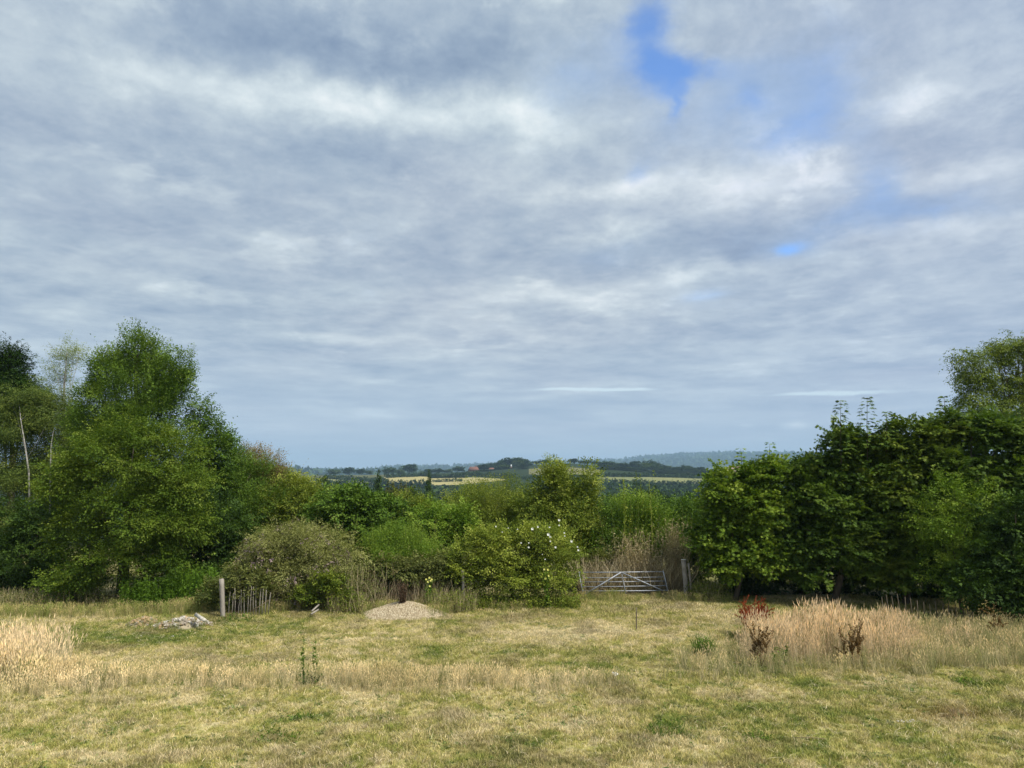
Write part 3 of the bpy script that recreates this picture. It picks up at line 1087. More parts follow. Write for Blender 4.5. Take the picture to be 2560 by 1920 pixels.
# ridge trees, the larger ones one by one
ridge = [
    # px, top, distance, width, kind, label
    (1165 - 20, 1166, 1040, 30, 'far', 'small round tree at the left end of the farmhouse treeline'),
    (875, 1168, 1060, 34, 'far', 'grey round tree standing on the hedge left of the darkest far tree'),
    (835, 1172, 1100, 34, 'farlight', 'wide pale far tree left of the far hedge trees'),
    (905, 1172, 1040, 26, 'far', 'small dark tree beside the grey round tree on the far hedge'),
    (925, 1176, 1030, 18, 'farlight', 'narrow pale green tree in the gap of the far hedge'),
    (972, 1166, 1030, 34, 'far', 'broad olive tree left of the darkest far tree'),
    (1000, 1172, 1050, 22, 'farlight', 'pale tree between two broad far hedge trees'),
    (1024, 1160, 1010, 40, 'far', 'darkest and largest round tree on the left far hedge'),
    (1072, 1172, 1060, 26, 'far', 'first tree of the far row right of the conifer tip'),
    (1098, 1171, 1060, 24, 'far', 'second tree of the far row right of the conifer tip'),
    (1120, 1172, 1060, 22, 'farlight', 'third paler tree of the far row before the farmhouse'),
    (1212, 1160, 1030, 34, 'far', 'round tree between the two brick houses'),
    (1232, 1156, 1060, 36, 'far', 'tree rising behind the smaller red roof'),
    (1255, 1150, 1070, 40, 'far', 'tree at the left shoulder of the hilltop wood'),
    (1283, 1143, 1070, 46, 'far', 'tallest tree of the hilltop wood left of the middle tree'),
    (1305, 1144, 1060, 40, 'far', 'second tallest tree of the hilltop wood'),
    (1318, 1158, 1020, 28, 'far', 'tree at the right end of the hilltop wood'),
    (1262, 1162, 980, 32, 'farlight', 'pale grey tree in front of the oast house'),
    (1298, 1170, 960, 30, 'farlight', 'pale tree at the foot of the hilltop wood'),
    (1308, 1178, 930, 34, 'far', 'dark tree beside the tan field edge'),
    (1340, 1152, 1070, 28, 'far', 'small skyline tree right of the hilltop wood'),
    (1360, 1148, 1075, 34, 'far', 'broad skyline tree seen left of the middle tree top'),
    (1390, 1150, 1075, 30, 'far', 'skyline tree seen through the middle tree top'),
    (1436, 1146, 1070, 26, 'far', 'dome shaped skyline tree right of the middle tree top'),
    (1462, 1151, 1075, 30, 'far', 'skyline tree left above the white house'),
    (1488, 1153, 1078, 30, 'far', 'skyline tree right above the white house'),
    (1770, 1172, 900, 40, 'far', 'last low tree at the right end of the far wood'),
]
for px, top, y, wpx, kp, lab in ridge:
    tree_at('far_tree', kp, px, top, y, wpx, lab, 'trees along the far ridge')
# the wood above the long field: front and skyline rows
for k in range(80):
    px = 1500 + 285 * (k / 79) + RR.uniform(-4, 4)
    prof = np.interp(px, [1490, 1520, 1560, 1610, 1640, 1655, 1680, 1720, 1760, 1790], [1158, 1150, 1158, 1150, 1146, 1158, 1168, 1162, 1170, 1180])
    row = k % 5
    con = 1590 < px < 1650 and k % 2 == 0
    tree_at('wood_tree', 'farcon' if con else ('farlight' if k % 7 == 3 else 'far'), px, prof + row * 8 + RR.uniform(-2, 4), 1005 - row * 27, 32 if not con else 22,
            'pointed conifer among the far wood' if con else 'broadleaf tree of the far wood above the long field',
            'conifers of the far wood' if con else 'trees of the far wood')


for k in range(26):
    px = RR.uniform(1200, 1318)
    row = k % 4
    prof = np.interp(px, [1195, 1240, 1283, 1305, 1320], [1170, 1156, 1146, 1147, 1160])
    tree_at('wood_tree', 'farlight' if k % 5 == 2 else 'far', px, prof + row * 9 + RR.uniform(0, 4), 1050 - row * 30, 30, 'broadleaf tree of the hilltop wood around the oast house', 'trees of the hilltop wood')


def hedge_line(name, label, p0, p1, h, n, wd=5.0):
    """a far field hedge between two terrain points"""
    rs = np.random.RandomState(int(abs(p0[0] * 7 + p1[1])) % 9999)
    lob = []
    for i in range(n):
        t = (i + rs.uniform(-.2, .2)) / max(1, n - 1)
        x, y = p0[0] + (p1[0] - p0[0]) * t, p0[1] + (p1[1] - p0[1]) * t
        hh = h * rs.uniform(.75, 1.25)
        L = math.hypot(p1[0] - p0[0], p1[1] - p0[1]) / n
        lob.append((x, y, TZ(x, y) + hh * .45, L * .8, wd * .5, hh * .55))
    (V, S, L_, v), _ = crown_arrays(lob, n * 40, 5, h * .22, h * .16, h * .2, seed=n, core=.5)
    o = mesh_np(name, V, S, L_, M['farleaf'], None, [('v', 'FACE', 'FLOAT', v)])
    return tag(o, label, 'hedge', 'hedges between the far fields')


hl = [((815, 1196), (965, 1206), 4.5, 26, 'dark hedge above the pale green field'),
      ((965, 1196), (1075, 1189), 4.5, 24, 'dark hedge running up behind the gold field'),
      ((1075, 1196), (1165, 1195), 5.0, 20, 'dark hedge under the thin pale field'),
      ((1165, 1189), (1285, 1196), 4.5, 22, 'dark hedge below the brick houses'),
      ((1085, 1206), (1155, 1204), 3.0, 14, 'short hedge inside the right gold field'),
      ((1285, 1198), (1500, 1193), 2.6, 44, 'dark hedge below the tan field'),
      ((1500, 1193), (1780, 1197), 4.0, 46, 'thin hedge along the foot of the far wood'),
      ((1480, 1205), (1560, 1210), 4.0, 14, 'hedge below the left end of the long field'),
      ((1560, 1211), (1780, 1213), 4.5, 34, 'hedge below the long pale field'),
      ((815, 1214), (1070, 1218), 6.0, 34, 'hedge below the left gold field')]
for a, b, h, n, lab in hl:
    hedge_line('hedge', lab, hit(*a, 300), hit(*b, 300), h, n)

# valley woodland: trees that can be told apart, then the many alike
tree_at('valley_tree', 'valley', 736, 1166, 120, 76, 'round topped tree on the near skyline right of the russet shrub')
tree_at('valley_tree', 'valley', 690, 1178, 125, 60, 'dark tree just left of the round topped tree')
tree_at('valley_tree', 'valleybrown', 775, 1190, 118, 70, 'brown tinged tree just right of the round topped tree')
tree_at('valley_tree', 'valley', 806, 1180, 122, 44, 'upright dark tree right of the brown tinged tree')
tree_at('valley_tree', 'valley', 850, 1196, 150, 60, 'low dark round tree left of the left conifer')
tree_at('conifer', 'valleycon', 945, 1180, 128, 62, 'left one of the two dark conifers before the gold fields')
tree_at('conifer', 'valleycon', 1072, 1184, 120, 52, 'right one of the two dark conifers before the gold fields')
tree_at('valley_tree', 'valleybrown', 985, 1202, 110, 54, 'olive brown tree right of the left conifer')
tree_at('valley_tree', 'valleybrown', 1018, 1206, 112, 56, 'brown round tree between the two conifers')
tree_at('valley_tree', 'valley', 1040, 1208, 108, 50, 'green tree at the left foot of the right conifer')
tree_at('valley_tree', 'valley', 1140, 1216, 130, 56, 'dark small tree right of the right conifer')
tree_at('valley_tree', 'valley', 1590, 1196, 330, 48, 'dark round tree in front of the long pale field')
tree_at('valley_tree', 'valley', 1630, 1204, 330, 50, 'lower dark tree right of the one in front of the long field')
for k in range(120):
    y = RR.choice([90, 110, 140, 180, 240, 320, 420, 560])
    px = RR.uniform(560, 1960)
    h = RR.uniform(6.5, 10) if y < 200 else RR.uniform(7, 11)
    x = (px - CX) / F_PX * y
    # keep the wood below the line where the fields begin
    lim = np.interp(px, [560, 700, 820, 960, 1100, 1280, 1350, 1500, 1700, 1960], [1190, 1196, 1210, 1214, 1214, 1212, 1206, 1214, 1216, 1200])
    zt = W(px, lim + RR.uniform(0, 8), y)[2]
    z0 = TZ(x, y)
    h = min(h, zt - z0)
    if h < 2.0:
        continue
    put_tree('valley_tree', 'valley' if k % 3 else 'valleylow', x, y, h, RR.uniform(1.0, 1.5), 'green broadleaf tree in the wooded valley beyond the shrubs', 'trees of the wooded valley')

for k in range(170):
    y = RR.choice([430, 500, 570, 640, 700, 760])
    px = RR.uniform(640, 1900)
    lim = np.interp(px, [640, 820, 960, 1100, 1280, 1350, 1500, 1700, 1900], [1200, 1213, 1216, 1217, 1214, 1208, 1214, 1216, 1204])
    x = (px - CX) / F_PX * y
    zt = W(px, lim + RR.uniform(0, 16), y)[2]
    z0 = TZ(x, y)
    h = min(RR.uniform(9, 13), zt - z0)
    if h < 3:
        continue
    put_tree('valley_tree', 'far' if k % 4 else 'farlight', x, y, h, RR.uniform(1.2, 1.9), 'small dark tree of the wooded far side of the valley', 'trees of the far side of the valley')

# woods that cloak the far hills: one mass each


def far_wood(name, label, x0, x1, y0, y1, n, size, seed, mat):
    rs = np.random.RandomState(seed)
    x, y = rs.uniform(x0, x1, n), rs.uniform(y0, y1, n)
    keep = fbm(xy(x, y, .0022, 5), 3) > .42
    x, y = x[keep], y[keep]
    nn_ = len(x)
    P = np.stack([x, y, terrain(x, y) + rs.uniform(.2, 1.0, nn_) * size * .6], 1)
    V, S, L, = place_leaves(P, norm(rs.normal(size=(nn_, 3))), norm(rs.normal(size=(nn_, 3)) + [0, 0, 1]), size * (.7 + rs.rand(nn_)), size * (.7 + rs.rand(nn_)), 'leaf', rs)
    o = mesh_np(name, V, S, L, mat, None, [('v', 'FACE', 'FLOAT', rs.rand(nn_))])
    return tag(o, label, 'woodland', None, 'stuff')


far_wood('undergrowth', 'dark scrub between the trees on the far side of the valley', -420, 420, 260, 760, 60000, 3.2, 6, M['farleaf'])
far_wood('woodland', 'blue hazy woods covering the long hills on the right horizon', -900, 3000, 4800, 7200, 26000, 26, 3, M['farleaf'])
far_wood('woodland', 'hazy woods on the low hills of the left horizon', -2600, -200, 2400, 5200, 16000, 20, 4, M['farleaf'])


# ------------------------------------------------------------------ far buildings
def house(name, label, px, py_base, y, w, d, wall_h, roof_h, wallm, roofm, windows=2, chimney=True, yaw=.15):
    x = W(px, py_base, y)[0]
    z = W(px, py_base, y)[2]
    root = empty(name, (x, y, z), label, 'house')
    root.rotation_euler = (0, 0, yaw)
    MB().box((0, 0, wall_h / 2 - 1.5), (w, d, wall_h + 3)).build('wall', M[wallm], root)
    e = .5
    r = MB()
    r.add([(-w / 2 - e, -d / 2 - e, wall_h), (w / 2 + e, -d / 2 - e, wall_h), (w / 2 + e, d / 2 + e, wall_h), (-w / 2 - e, d / 2 + e, wall_h),
           (-w / 2 + d * .22, 0, wall_h + roof_h), (w / 2 - d * .22, 0, wall_h + roof_h)],
          [(0, 1, 5, 4), (1, 2, 5), (2, 3, 4, 5), (3, 0, 4), (3, 2, 1, 0)])
    roof = r.build('roof', M[roofm], root)
    if chimney:
        MB().box((w * .2, .3, wall_h + roof_h + .2), (1.0, .8, 2.4)).build('chimney', M['brickwall'], roof)
    for i in range(windows):
        wx = -w / 2 + w * (i + .5) / windows
        f = MB().box((wx, -d / 2 - .04, wall_h * .55), (1.5, .12, 1.4)).build('window', M['whitewall'], root)
        MB().box((wx, -d / 2 - .12, wall_h * .55), (1.2, .06, 1.1)).build('pane', M['window'], f)
    return root


house('farmhouse', 'larger red brick farmhouse with a tall clay roof left of the hilltop wood', 1184, 1184, 1020, 14, 9, 4.0, 5.0, 'brickwall', 'redroof', 3)
house('farmhouse', 'smaller house of which mostly the red roof shows among far trees', 1229, 1183, 1010, 9, 8, 2.6, 4.5, 'brickwall', 'redroof', 2, False)
house('white_house', 'small white house on the skyline right of the middle tree', 1488, 1172, 1040, 10, 6, 2.6, 2.0, 'whitewall', 'slate', 2, False)
house('barn', 'long pale pink roofed building above the right hand sycamores', 1843, 1180, 850, 26, 12, 2.5, 3.6, 'pinkroof', 'pinkroof', 0, False)
x, y, z = W(1278, 1186, 1010)
oast = empty('oast_house', (x, y, z), 'oast house with conical roof and white cowl in the hilltop wood', 'oast house')
mb = MB()
mb.tube([(0, 0, -2), (0, 0, 5)], 2.6, 14)
mb.build('wall', M['brickwall'], oast)
mb = MB()
mb.tube([(0, 0, 5), (0, 0, 10)], [2.9, .7], 14)
rf = mb.build('roof', M['redroof'], oast)
mb = MB()
mb.tube([(0, 0, 9.8), (0, .1, 11.6), (0, .35, 13.0)], [1.1, .8, .15], 10)
mb.build('cowl', M['whitewall'], rf)

# ------------------------------------------------------------------ haze
hz = material('haze_air')
pv = N.new('ShaderNodeVolumePrincipled')
pv.inputs['Color'].default_value = (.52, .77, 1.0, 1)
pv.inputs['Density'].default_value = 0.00014
pv.inputs['Anisotropy'].default_value = 0.0
out = N.new('ShaderNodeOutputMaterial')
hz.node_tree.links.new(pv.outputs[0], out.inputs['Volume'])
hb = MB().box((0, 4200, 60), (19000, 9900, 260))
haze = hb.build('haze', hz)
tag(haze, 'thin blue summer haze lying over the valley and far hills', None, None, 'stuff')

# ------------------------------------------------------------------ left trees
plant('spruce', 'dark spruce with a pointed top at the left edge behind the birches', 'tree', 44,
      [(28, 885, 18, 30), (25, 925, 45, 40), (20, 965, 70, 45), (10, 1030, 95, 60), (60, 1010, 40, 40)], 'spruce', 7000, 10, .15, .05, .6,
      seed=2, up=.1, droop=.15, base_px=15, trunk=.25)
plant('birch', 'slender pale birch with a sparse yellow green top against the sky', 'tree', 38.5,
      [(165, 885, 42, 26), (150, 915, 34, 40), (185, 900, 30, 30), (155, 985, 48, 50), (150, 1080, 70, 80), (170, 1200, 80, 90)], 'birchpale', 3300, 9, .06, .04, .5,
      seed=3, up=.8, droop=.2, gap=.40, bark='birchbark', base_px=150, trunk=.11, trunk_path=[(148, 1300, 0), (160, 1100, 0), (160, 960, 0), (168, 880, 0)], core=.3, twig_show=.25)
plant('birch', 'weeping birch with white stems and hanging olive foliage at the left edge', 'tree', 36,
      [(60, 985, 70, 40), (30, 1050, 80, 70), (120, 1030, 80, 60), (190, 1060, 50, 60), (20, 1180, 90, 70), (110, 1160, 70, 70, .8), (180, 1190, 60, 90), (30, 1290, 90, 80), (120, 1310, 70, 70)],
      'birch', 14500, 10, .07, .05, .6, seed=4, up=.1, hang=.45, gap=.30, bark='birchbark', base_px=75, trunk=.05,
      trunk_path=[(72, 1180, -.9), (62, 1110, -1.1), (52, 1050, -1.0), (48, 1010, -.6)], core=.3, limbs=5, twig_show=.06, gsc=1.5)
stem = plant('birch', 'second thin white birch stem right of the weeping birch', 'tree', 35.4,
             [(128, 1120, 40, 40, 1.5), (150, 1220, 50, 50, 1.0)], 'birch', 800, 9, .065, .045, .6, seed=14, hang=.5, bark='birchbark', base_px=122, trunk=.045,
             trunk_path=[(126, 1160, -.3), (128, 1110, -.4), (135, 1070, -.2)], limbs=5, twig_show=.1)
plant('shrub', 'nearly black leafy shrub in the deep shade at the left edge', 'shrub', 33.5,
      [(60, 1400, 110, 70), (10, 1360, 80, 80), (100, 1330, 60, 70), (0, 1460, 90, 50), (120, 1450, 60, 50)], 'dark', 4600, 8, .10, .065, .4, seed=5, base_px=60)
plant('alder', 'tallest green tree on the left with a feathery upright top', 'tree', 32.5,
      [(345, 872, 26, 30), (345, 905, 58, 42), (330, 940, 88, 55), (275, 950, 45, 45), (410, 945, 50, 50), (452, 925, 18, 40), (350, 1000, 112, 50), (250, 1010, 45, 45), (430, 990, 42, 42), (350, 1060, 110, 55), (235, 1070, 60, 60), (280, 1150, 110, 90)],
      'alder', 10500, 11, .085, .048, .50, seed=6, up=1.0, spread=.32, gap=.42, clump=.36, base_px=310, trunk=.16, core=.4, rough=.34, limbs=26, twig_show=.08)
plant('willow', 'broad light olive green tree spreading to the ground below the tallest tree', 'tree', 29.8,
      [(335, 1110, 75, 45), (240, 1150, 60, 50), (440, 1140, 60, 50), (300, 1190, 150, 80), (450, 1220, 90, 80), (200, 1230, 75, 70), (340, 1300, 160, 80), (190, 1330, 70, 70), (470, 1290, 60, 60),
       (190, 1405, 52, 52), (300, 1400, 120, 60), (420, 1380, 90, 55), (200, 1455, 70, 35)],
      'fronttree', 13500, 11, .088, .054, .50, seed=7, up=.45, base_px=300, trunk=.17, core=.55, rough=.42, limbs=26, twig_show=.06, gap=.42, clump=.55, droop=.25)
plant('alder', 'dark sprawling branch of leaves standing out right of the tall left trees', 'tree', 33,
      [(500, 1040, 26, 40), (520, 1085, 36, 45), (540, 1130, 45, 40), (500, 1170, 60, 60)], 'hazel', 2100, 9, .10, .065, .5, seed=8, up=.6, gap=.36, base_px=500, trunk=.09, rough=.35)
plant('sallow', 'grey green upright shrub with bare twig tips left of the russet shrub', 'shrub', 35,
      [(570, 1160, 40, 45), (600, 1200, 60, 55), (560, 1250, 80, 70), (640, 1270, 80, 60), (600, 1330, 90, 60)], 'hazel', 5200, 9, .08, .045, .6, seed=9, up=.9, base_px=590, rough=.35, twig_show=.15)
plant('hawthorn', 'russet tinged shrub whose tips have turned brown, on the left skyline', 'shrub', 36.5,
      [(610, 1160, 36, 34), (650, 1180, 45, 38), (690, 1205, 36, 30), (640, 1220, 70, 45)], 'brownbush', 2900, 9, .075, .045, .55, seed=10, up=.9, gap=.34, base_px=640, rough=.4, twig_show=.3)
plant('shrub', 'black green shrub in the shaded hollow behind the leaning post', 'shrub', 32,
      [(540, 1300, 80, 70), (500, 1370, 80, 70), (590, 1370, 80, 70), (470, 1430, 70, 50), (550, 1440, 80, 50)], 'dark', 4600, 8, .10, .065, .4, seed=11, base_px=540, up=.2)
plant('shrub', 'mid green shrub right of the russet shrub, above the purple tinged bush', 'shrub', 35.5,
      [(720, 1250, 70, 45), (780, 1260, 70, 45), (720, 1310, 90, 55), (800, 1330, 60, 50)], 'olive', 4600, 9, .09, .055, .5, seed=12, up=.5, base_px=745, rough=.32)

# ------------------------------------------------------------------ middle shrubs
plant('hazel', 'dark glossy hazel behind and right of the purple tinged bush', 'shrub', 33,
      [(845, 1265, 60, 42), (900, 1270, 70, 45), (960, 1290, 60, 45), (870, 1330, 100, 60), (960, 1360, 80, 60), (900, 1400, 100, 60)], 'hazel', 5800, 9, .12, .085, .42, seed=13, up=.3, base_px=900, rough=.3)
plant('shrub', 'yellow green shrub right of the hazel', 'shrub', 35, [(1010, 1275, 40, 36), (1030, 1320, 60, 45), (1060, 1290, 40, 30)], 'olive', 2000, 9, .09, .055, .45, seed=15, up=.6, base_px=1020)
plant('shrub', 'bright green shrub in the dip left of the rose', 'shrub', 33.5, [(1085, 1300, 55, 40), (1130, 1310, 50, 40), (1090, 1350, 80, 45), (1070, 1390, 80, 45)], 'bright', 3600, 9, .10, .065, .42, seed=16, up=.5, base_px=1090, rough=.34)
plant('sallow', 'fine leaved olive shrub directly behind the white rose', 'shrub', 36, [(1170, 1262, 60, 36), (1230, 1250, 70, 42), (1290, 1270, 60, 40), (1200, 1310, 110, 50), (1290, 1320, 70, 45)], 'olive', 5000, 10, .065, .035, .5, seed=17, up=.9, base_px=1220, rough=.3)
plant('ash', 'tallest tree of the middle hedge with thin shoots above the far fields', 'tree', 34.5,
      [(1388, 1178, 18, 26), (1412, 1200, 26, 30), (1368, 1208, 22, 26), (1398, 1240, 48, 36), (1452, 1255, 30, 36), (1476, 1195, 9, 24), (1466, 1225, 16, 24), (1350, 1280, 70, 45), (1420, 1300, 95, 50), (1390, 1350, 120, 50)], 'olive', 5600, 9, .10, .06, .5,
      seed=18, up=.8, base_px=1400, trunk=.10, rough=.40, gap=.35, twig_show=.12)
plant('shrub', 'mid green shrub right of the tallest middle tree', 'shrub', 35.5, [(1500, 1290, 60, 40), (1520, 1330, 90, 50), (1460, 1350, 70, 45), (1500, 1390, 100, 45)], 'hazel', 3800, 9, .09, .055, .45, seed=19, up=.5, base_px=1500, rough=.32)
plant('shrub', 'green shrub with tall pale shoots behind the steel gate', 'shrub', 34, [(1580, 1290, 60, 45), (1620, 1320, 60, 50), (1570, 1360, 90, 50), (1640, 1370, 60, 45)], 'bright', 3800, 9, .085, .045, .5, seed=20, up=1.2, base_px=1590, rough=.32, spread=.35)
plant('shrub', 'dark green shrub between the shooting shrub and the sycamores', 'shrub', 35, [(1690, 1290, 60, 42), (1740, 1300, 50, 40), (1690, 1350, 80, 55), (1750, 1370, 60, 60), (1740, 1430, 50, 40)], 'hazel', 4200, 9, .10, .06, .42, seed=21, up=.4, base_px=1710)
plant('shrub', 'pale flowering ivy covered shrub above the left half of the gate', 'shrub', 33.3, [(1540, 1375, 40, 22), (1500, 1400, 60, 28), (1580, 1400, 50, 25), (1480, 1440, 50, 30)], 'buddleia', 1700, 8, .07, .05, .28, seed=22, base_px=1530)
bed('sapling_shoots', 'tall pale upright shoots rising above the middle hedge', 'shoots', 33.0, 1545, 1640, 4.9, 16, 'olive', .03, .05, 5, .5, 60, 'olive', (.11, .05), curve=.04)

bed('briar_shoots', 'loose arching briar shoots sticking up through the rose bush', 'shoots', 29.9, 1150, 1440, 2.95, 110, 'bramble', .016, .22, 51, .9, 26, 'rose', (.08, .045), curve=.25, top_fn=lambda t: .78 + .24 * np.sin(t * 3.1))
bed('wild_shoots', 'tangle of leafy shoots between the hazel and the broom', 'shoots', 31.8, 880, 1140, 3.1, 130, 'bramble', .016, .2, 52, .8, 26, 'olive', (.085, .04), curve=.2)
bed('wild_shoots', 'leafy shoots standing above the shrubs between the middle tree and the sycamores', 'shoots', 33.4, 1470, 1760, 4.0, 150, 'bramble', .018, .14, 53, .9, 30, 'hazel', (.095, .045), curve=.15)
bed('wild_shoots', 'leafy shoots between the russet shrub and the hazel', 'shoots', 34.0, 640, 860, 4.1, 110, 'bramble', .018, .16, 54, .9, 28, 'olive', (.09, .045), curve=.15)
bed('creeper', 'brown bramble stems and tall weeds hanging over the purple tinged bush edge', 'bramble', 28.6, 860, 950, 1.7, 120, 'deadstem', .014, .4, 55, .5, 12, 'bramble', (.07, .035), curve=.4)

# purple tinged bush with faded spikes
bl = [(745, 1345, 60, 36), (680, 1370, 70, 45), (800, 1370, 65, 45), (740, 1400, 120, 55), (640, 1420, 55, 45), (850, 1415, 45, 50), (700, 1450, 110, 45), (820, 1465, 70, 38), (610, 1460, 40, 35)]
bud = plant('buddleia', 'domed grey green bush with faded purple flower spikes beside the thick post', 'bush', 29.3, bl, 'buddleia', 8500, 9, .085, .026, .42, seed=23,
            up=.35, droop=.5, base_px=745, rough=.25, twig_show=.1)
lobw = [(*W(a, b_, 29.3), rx * 29.3 / F_PX, max(.35, rx * 29.3 / F_PX * .8), ry * 29.3 / F_PX) for a, b_, rx, ry in bl[:7]]
(V, S, Lp, v), _ = crown_arrays(lobw, 620, 7, .10, .035, .30, seed=24, up=.1, droop=1.0, core=.97, rough=.25, flat=.3)
mesh_np('flower_spikes', V, S, Lp, M['spike'], bud, [('v', 'FACE', 'FLOAT', v)], origin=bud.location)['kind'] = 'stuff'

plant('broom', 'upright feathery light green broom behind the gravel heap', 'bush', 30.8, [(1000, 1370, 52, 36), (960, 1385, 40, 40), (1050, 1385, 45, 36), (1000, 1410, 80, 36)], 'bright', 3000, 11, .09, .02, .5,
      seed=25, up=2.2, spread=.2, base_px=1000, rough=.35, twig_show=.25, gap=.42, clump=.3)
bed('broom', 'thin upright green shoots standing above the feathery broom', 'broom', 30.7, 935, 1078, 2.75, 240, 'fernleaf', .016, .16, 25, .5, 26, 'bright', (.10, .018), curve=.08, top_fn=lambda t: .72 + .28 * np.sin(np.clip(t * 1.1, 0, 1) * 3.14))
plant('bramble', 'low bramble thicket with brown shaded stems behind the gravel heap', 'bramble', 29.9, [(960, 1420, 45, 26), (1020, 1425, 60, 26), (1090, 1420, 55, 30), (930, 1455, 35, 35), (1130, 1440, 40, 30)], 'bramble', 3000, 8, .08, .055, .3,
      seed=26, up=.1, droop=.4, base_px=1020, twig_show=.3)
bed('dead_weeds', 'brown tangled dead stems under the bramble thicket', 'weeds', 29.4, 900, 1165, 1.15, 620, 'deadstem', .014, .6, 6, .45, curve=.5, part='stems', kind='stuff')
plant('bramble', 'green bramble arching out at the foot of the purple tinged bush', 'bramble', 28.3, [(825, 1455, 36, 24), (780, 1485, 36, 18), (850, 1490, 26, 16)], 'olive', 900, 8, .075, .05, .28, seed=27, base_px=815)
plant('bramble', 'bramble leaves growing over the short paling fence', 'bramble', 28.0, [(600, 1445, 40, 24), (650, 1455, 40, 22), (570, 1490, 20, 26), (530, 1480, 22, 26)], 'bramble', 1200, 8, .075, .05, .28, seed=28, base_px=600)
rose = plant('rose_bush', 'large rose bush dotted with white flowers left of the steel gate', 'bush', 29.8,
             [(1230, 1345, 50, 30), (1290, 1350, 60, 34), (1360, 1350, 60, 34), (1190, 1380, 55, 40), (1280, 1390, 100, 45), (1390, 1385, 60, 45), (1160, 1420, 40, 40), (1250, 1440, 110, 45), (1380, 1440, 70, 45)], 'rose', 6800, 9, .075, .050, .38,
             seed=29, up=.5, base_px=1290, rough=.33, twig_show=.25, gap=.28)


def flower(parent, px, py, Y, r, mat, nm='flower'):
    c = Vector(W(px, py, Y))
    mb = MB()
    for k in range(5):
        a = k * 2 * math.pi / 5 + .3
        d = Vector((math.cos(a), -.25, math.sin(a)))
        s_ = Vector((-math.sin(a), -.1, math.cos(a)))
        mb.add([c, c + d * r * .6 + s_ * r * .45, c + d * r + Vector((0, -.3 * r, 0)), c + d * r * .6 - s_ * r * .45], [(0, 1, 2, 3)])
    mb.tube([c, c + Vector((0, -.02, 0))], r * .2, 5)
    return mb.build(nm, M[mat], parent, parent.location)


for px, py, r in [(1398, 1300, .09), (1331, 1322, .10), (1345, 1317, .07), (1371, 1336, .11), (1376, 1342, .08), (1411, 1332, .06), (1398, 1313, .06), (1429, 1353, .09), (1376, 1353, .06), (1389, 1368, .08),
                  (1322, 1368, .07), (1446, 1375, .08), (1444, 1367, .06), (1240, 1316, .06), (1303, 1357, .06), (1322, 1357, .05), (1294, 1323, .05), (1374, 1318, .06), (1412, 1340, .05), (1256, 1330, .045),
                  (1271, 1320, .045), (1363, 1398, .05), (1356, 1386, .035)]:
    flower(rose, px, py, 28.75 - .25 * (py > 1345), r * .56, 'white_petal')


def primrose(label, px, base, heads, Y, seed):
    rs = random.Random(seed)
    x, y, z = W(px, base, Y)
    root = empty('evening_primrose', (x, Y, TZ(x, Y)), label, 'flower')
    mb = MB()
    st = []
    for hx, hy in heads:
        e = Vector(W(hx, hy, Y - .05))
        a = Vector((x + rs.uniform(-.08, .08), Y, TZ(x, Y) - .02))
        mb.tube([a, a.lerp(e, .5) + Vector((rs.uniform(-.05, .05), 0, 0)), e], [.009, .007, .005], 4)
        st.append((a, e))
    mb.build('stem', M['fernleaf'], root, root.location)
    P = np.array([tuple(a.lerp(e, rs.uniform(.05, .95))) for a, e in st for _ in range(34)])
    r2 = np.random.RandomState(seed)
    V, S, L = place_leaves(P, norm(r2.normal(size=P.shape) + [0, 0, .3]), norm(r2.normal(size=P.shape) + [0, 0, 1]), .12 * np.ones(len(P)), .035 * np.ones(len(P)), 'leaf', r2)
    mesh_np('leaves', V, S, L, M['fernleaf'], root, [('v', 'FACE', 'FLOAT', r2.rand(len(P)))], origin=root.location)
    for hx, hy in heads:
        flower(root, hx, hy, Y - .12, .042, 'yellow_petal')
    return root


primrose('yellow flowered plant standing right of the gravel heap', 1072, 1495, [(1066, 1448), (1074, 1444), (1080, 1448), (1070, 1454), (1077, 1451), (1075, 1465)], 28.6, 3)
primrose('yellow flowered plant in front of the rose bush near the gate', 1370, 1490, [(1361, 1423), (1370, 1424), (1372, 1439), (1364, 1446)], 28.8, 4)

# dead growth behind the gate
bed('dead_weeds', 'tangle of straw coloured dead stems piled up behind the steel gate', 'weeds', 31.9, 1455, 1700, 1.6, 1500, 'deadstem', .020, .9, 8, .45, curve=.6, kind='stuff', part='stems')
bed('tall_dead_grass', 'tallest plume of dead straw stalks behind the middle of the gate', 'grass', 32.2, 1565, 1680, 2.4, 700, 'straw', .015, .4, 9, .4, curve=.25, plume=7, plumemat='straw', kind='stuff', part='stems',
    top_fn=lambda t: .75 + .35 * np.sin(t * 5 + .6))
bed('tall_dead_grass', 'narrow plume of dead straw stalks beside the gate post', 'grass', 32.4, 1668, 1704, 2.9, 260, 'straw', .014, .3, 10, .3, curve=.2, plume=7, plumemat='straw', kind='stuff', part='stems')
bed('weeds', 'yellowish green rank weeds right of the round gate post', 'weeds', 30.6, 1728, 1812, .85, 420, 'straw', .012, .5, 11, .5, 8, 'olive', (.09, .03), curve=.4, kind='stuff', part='stems')

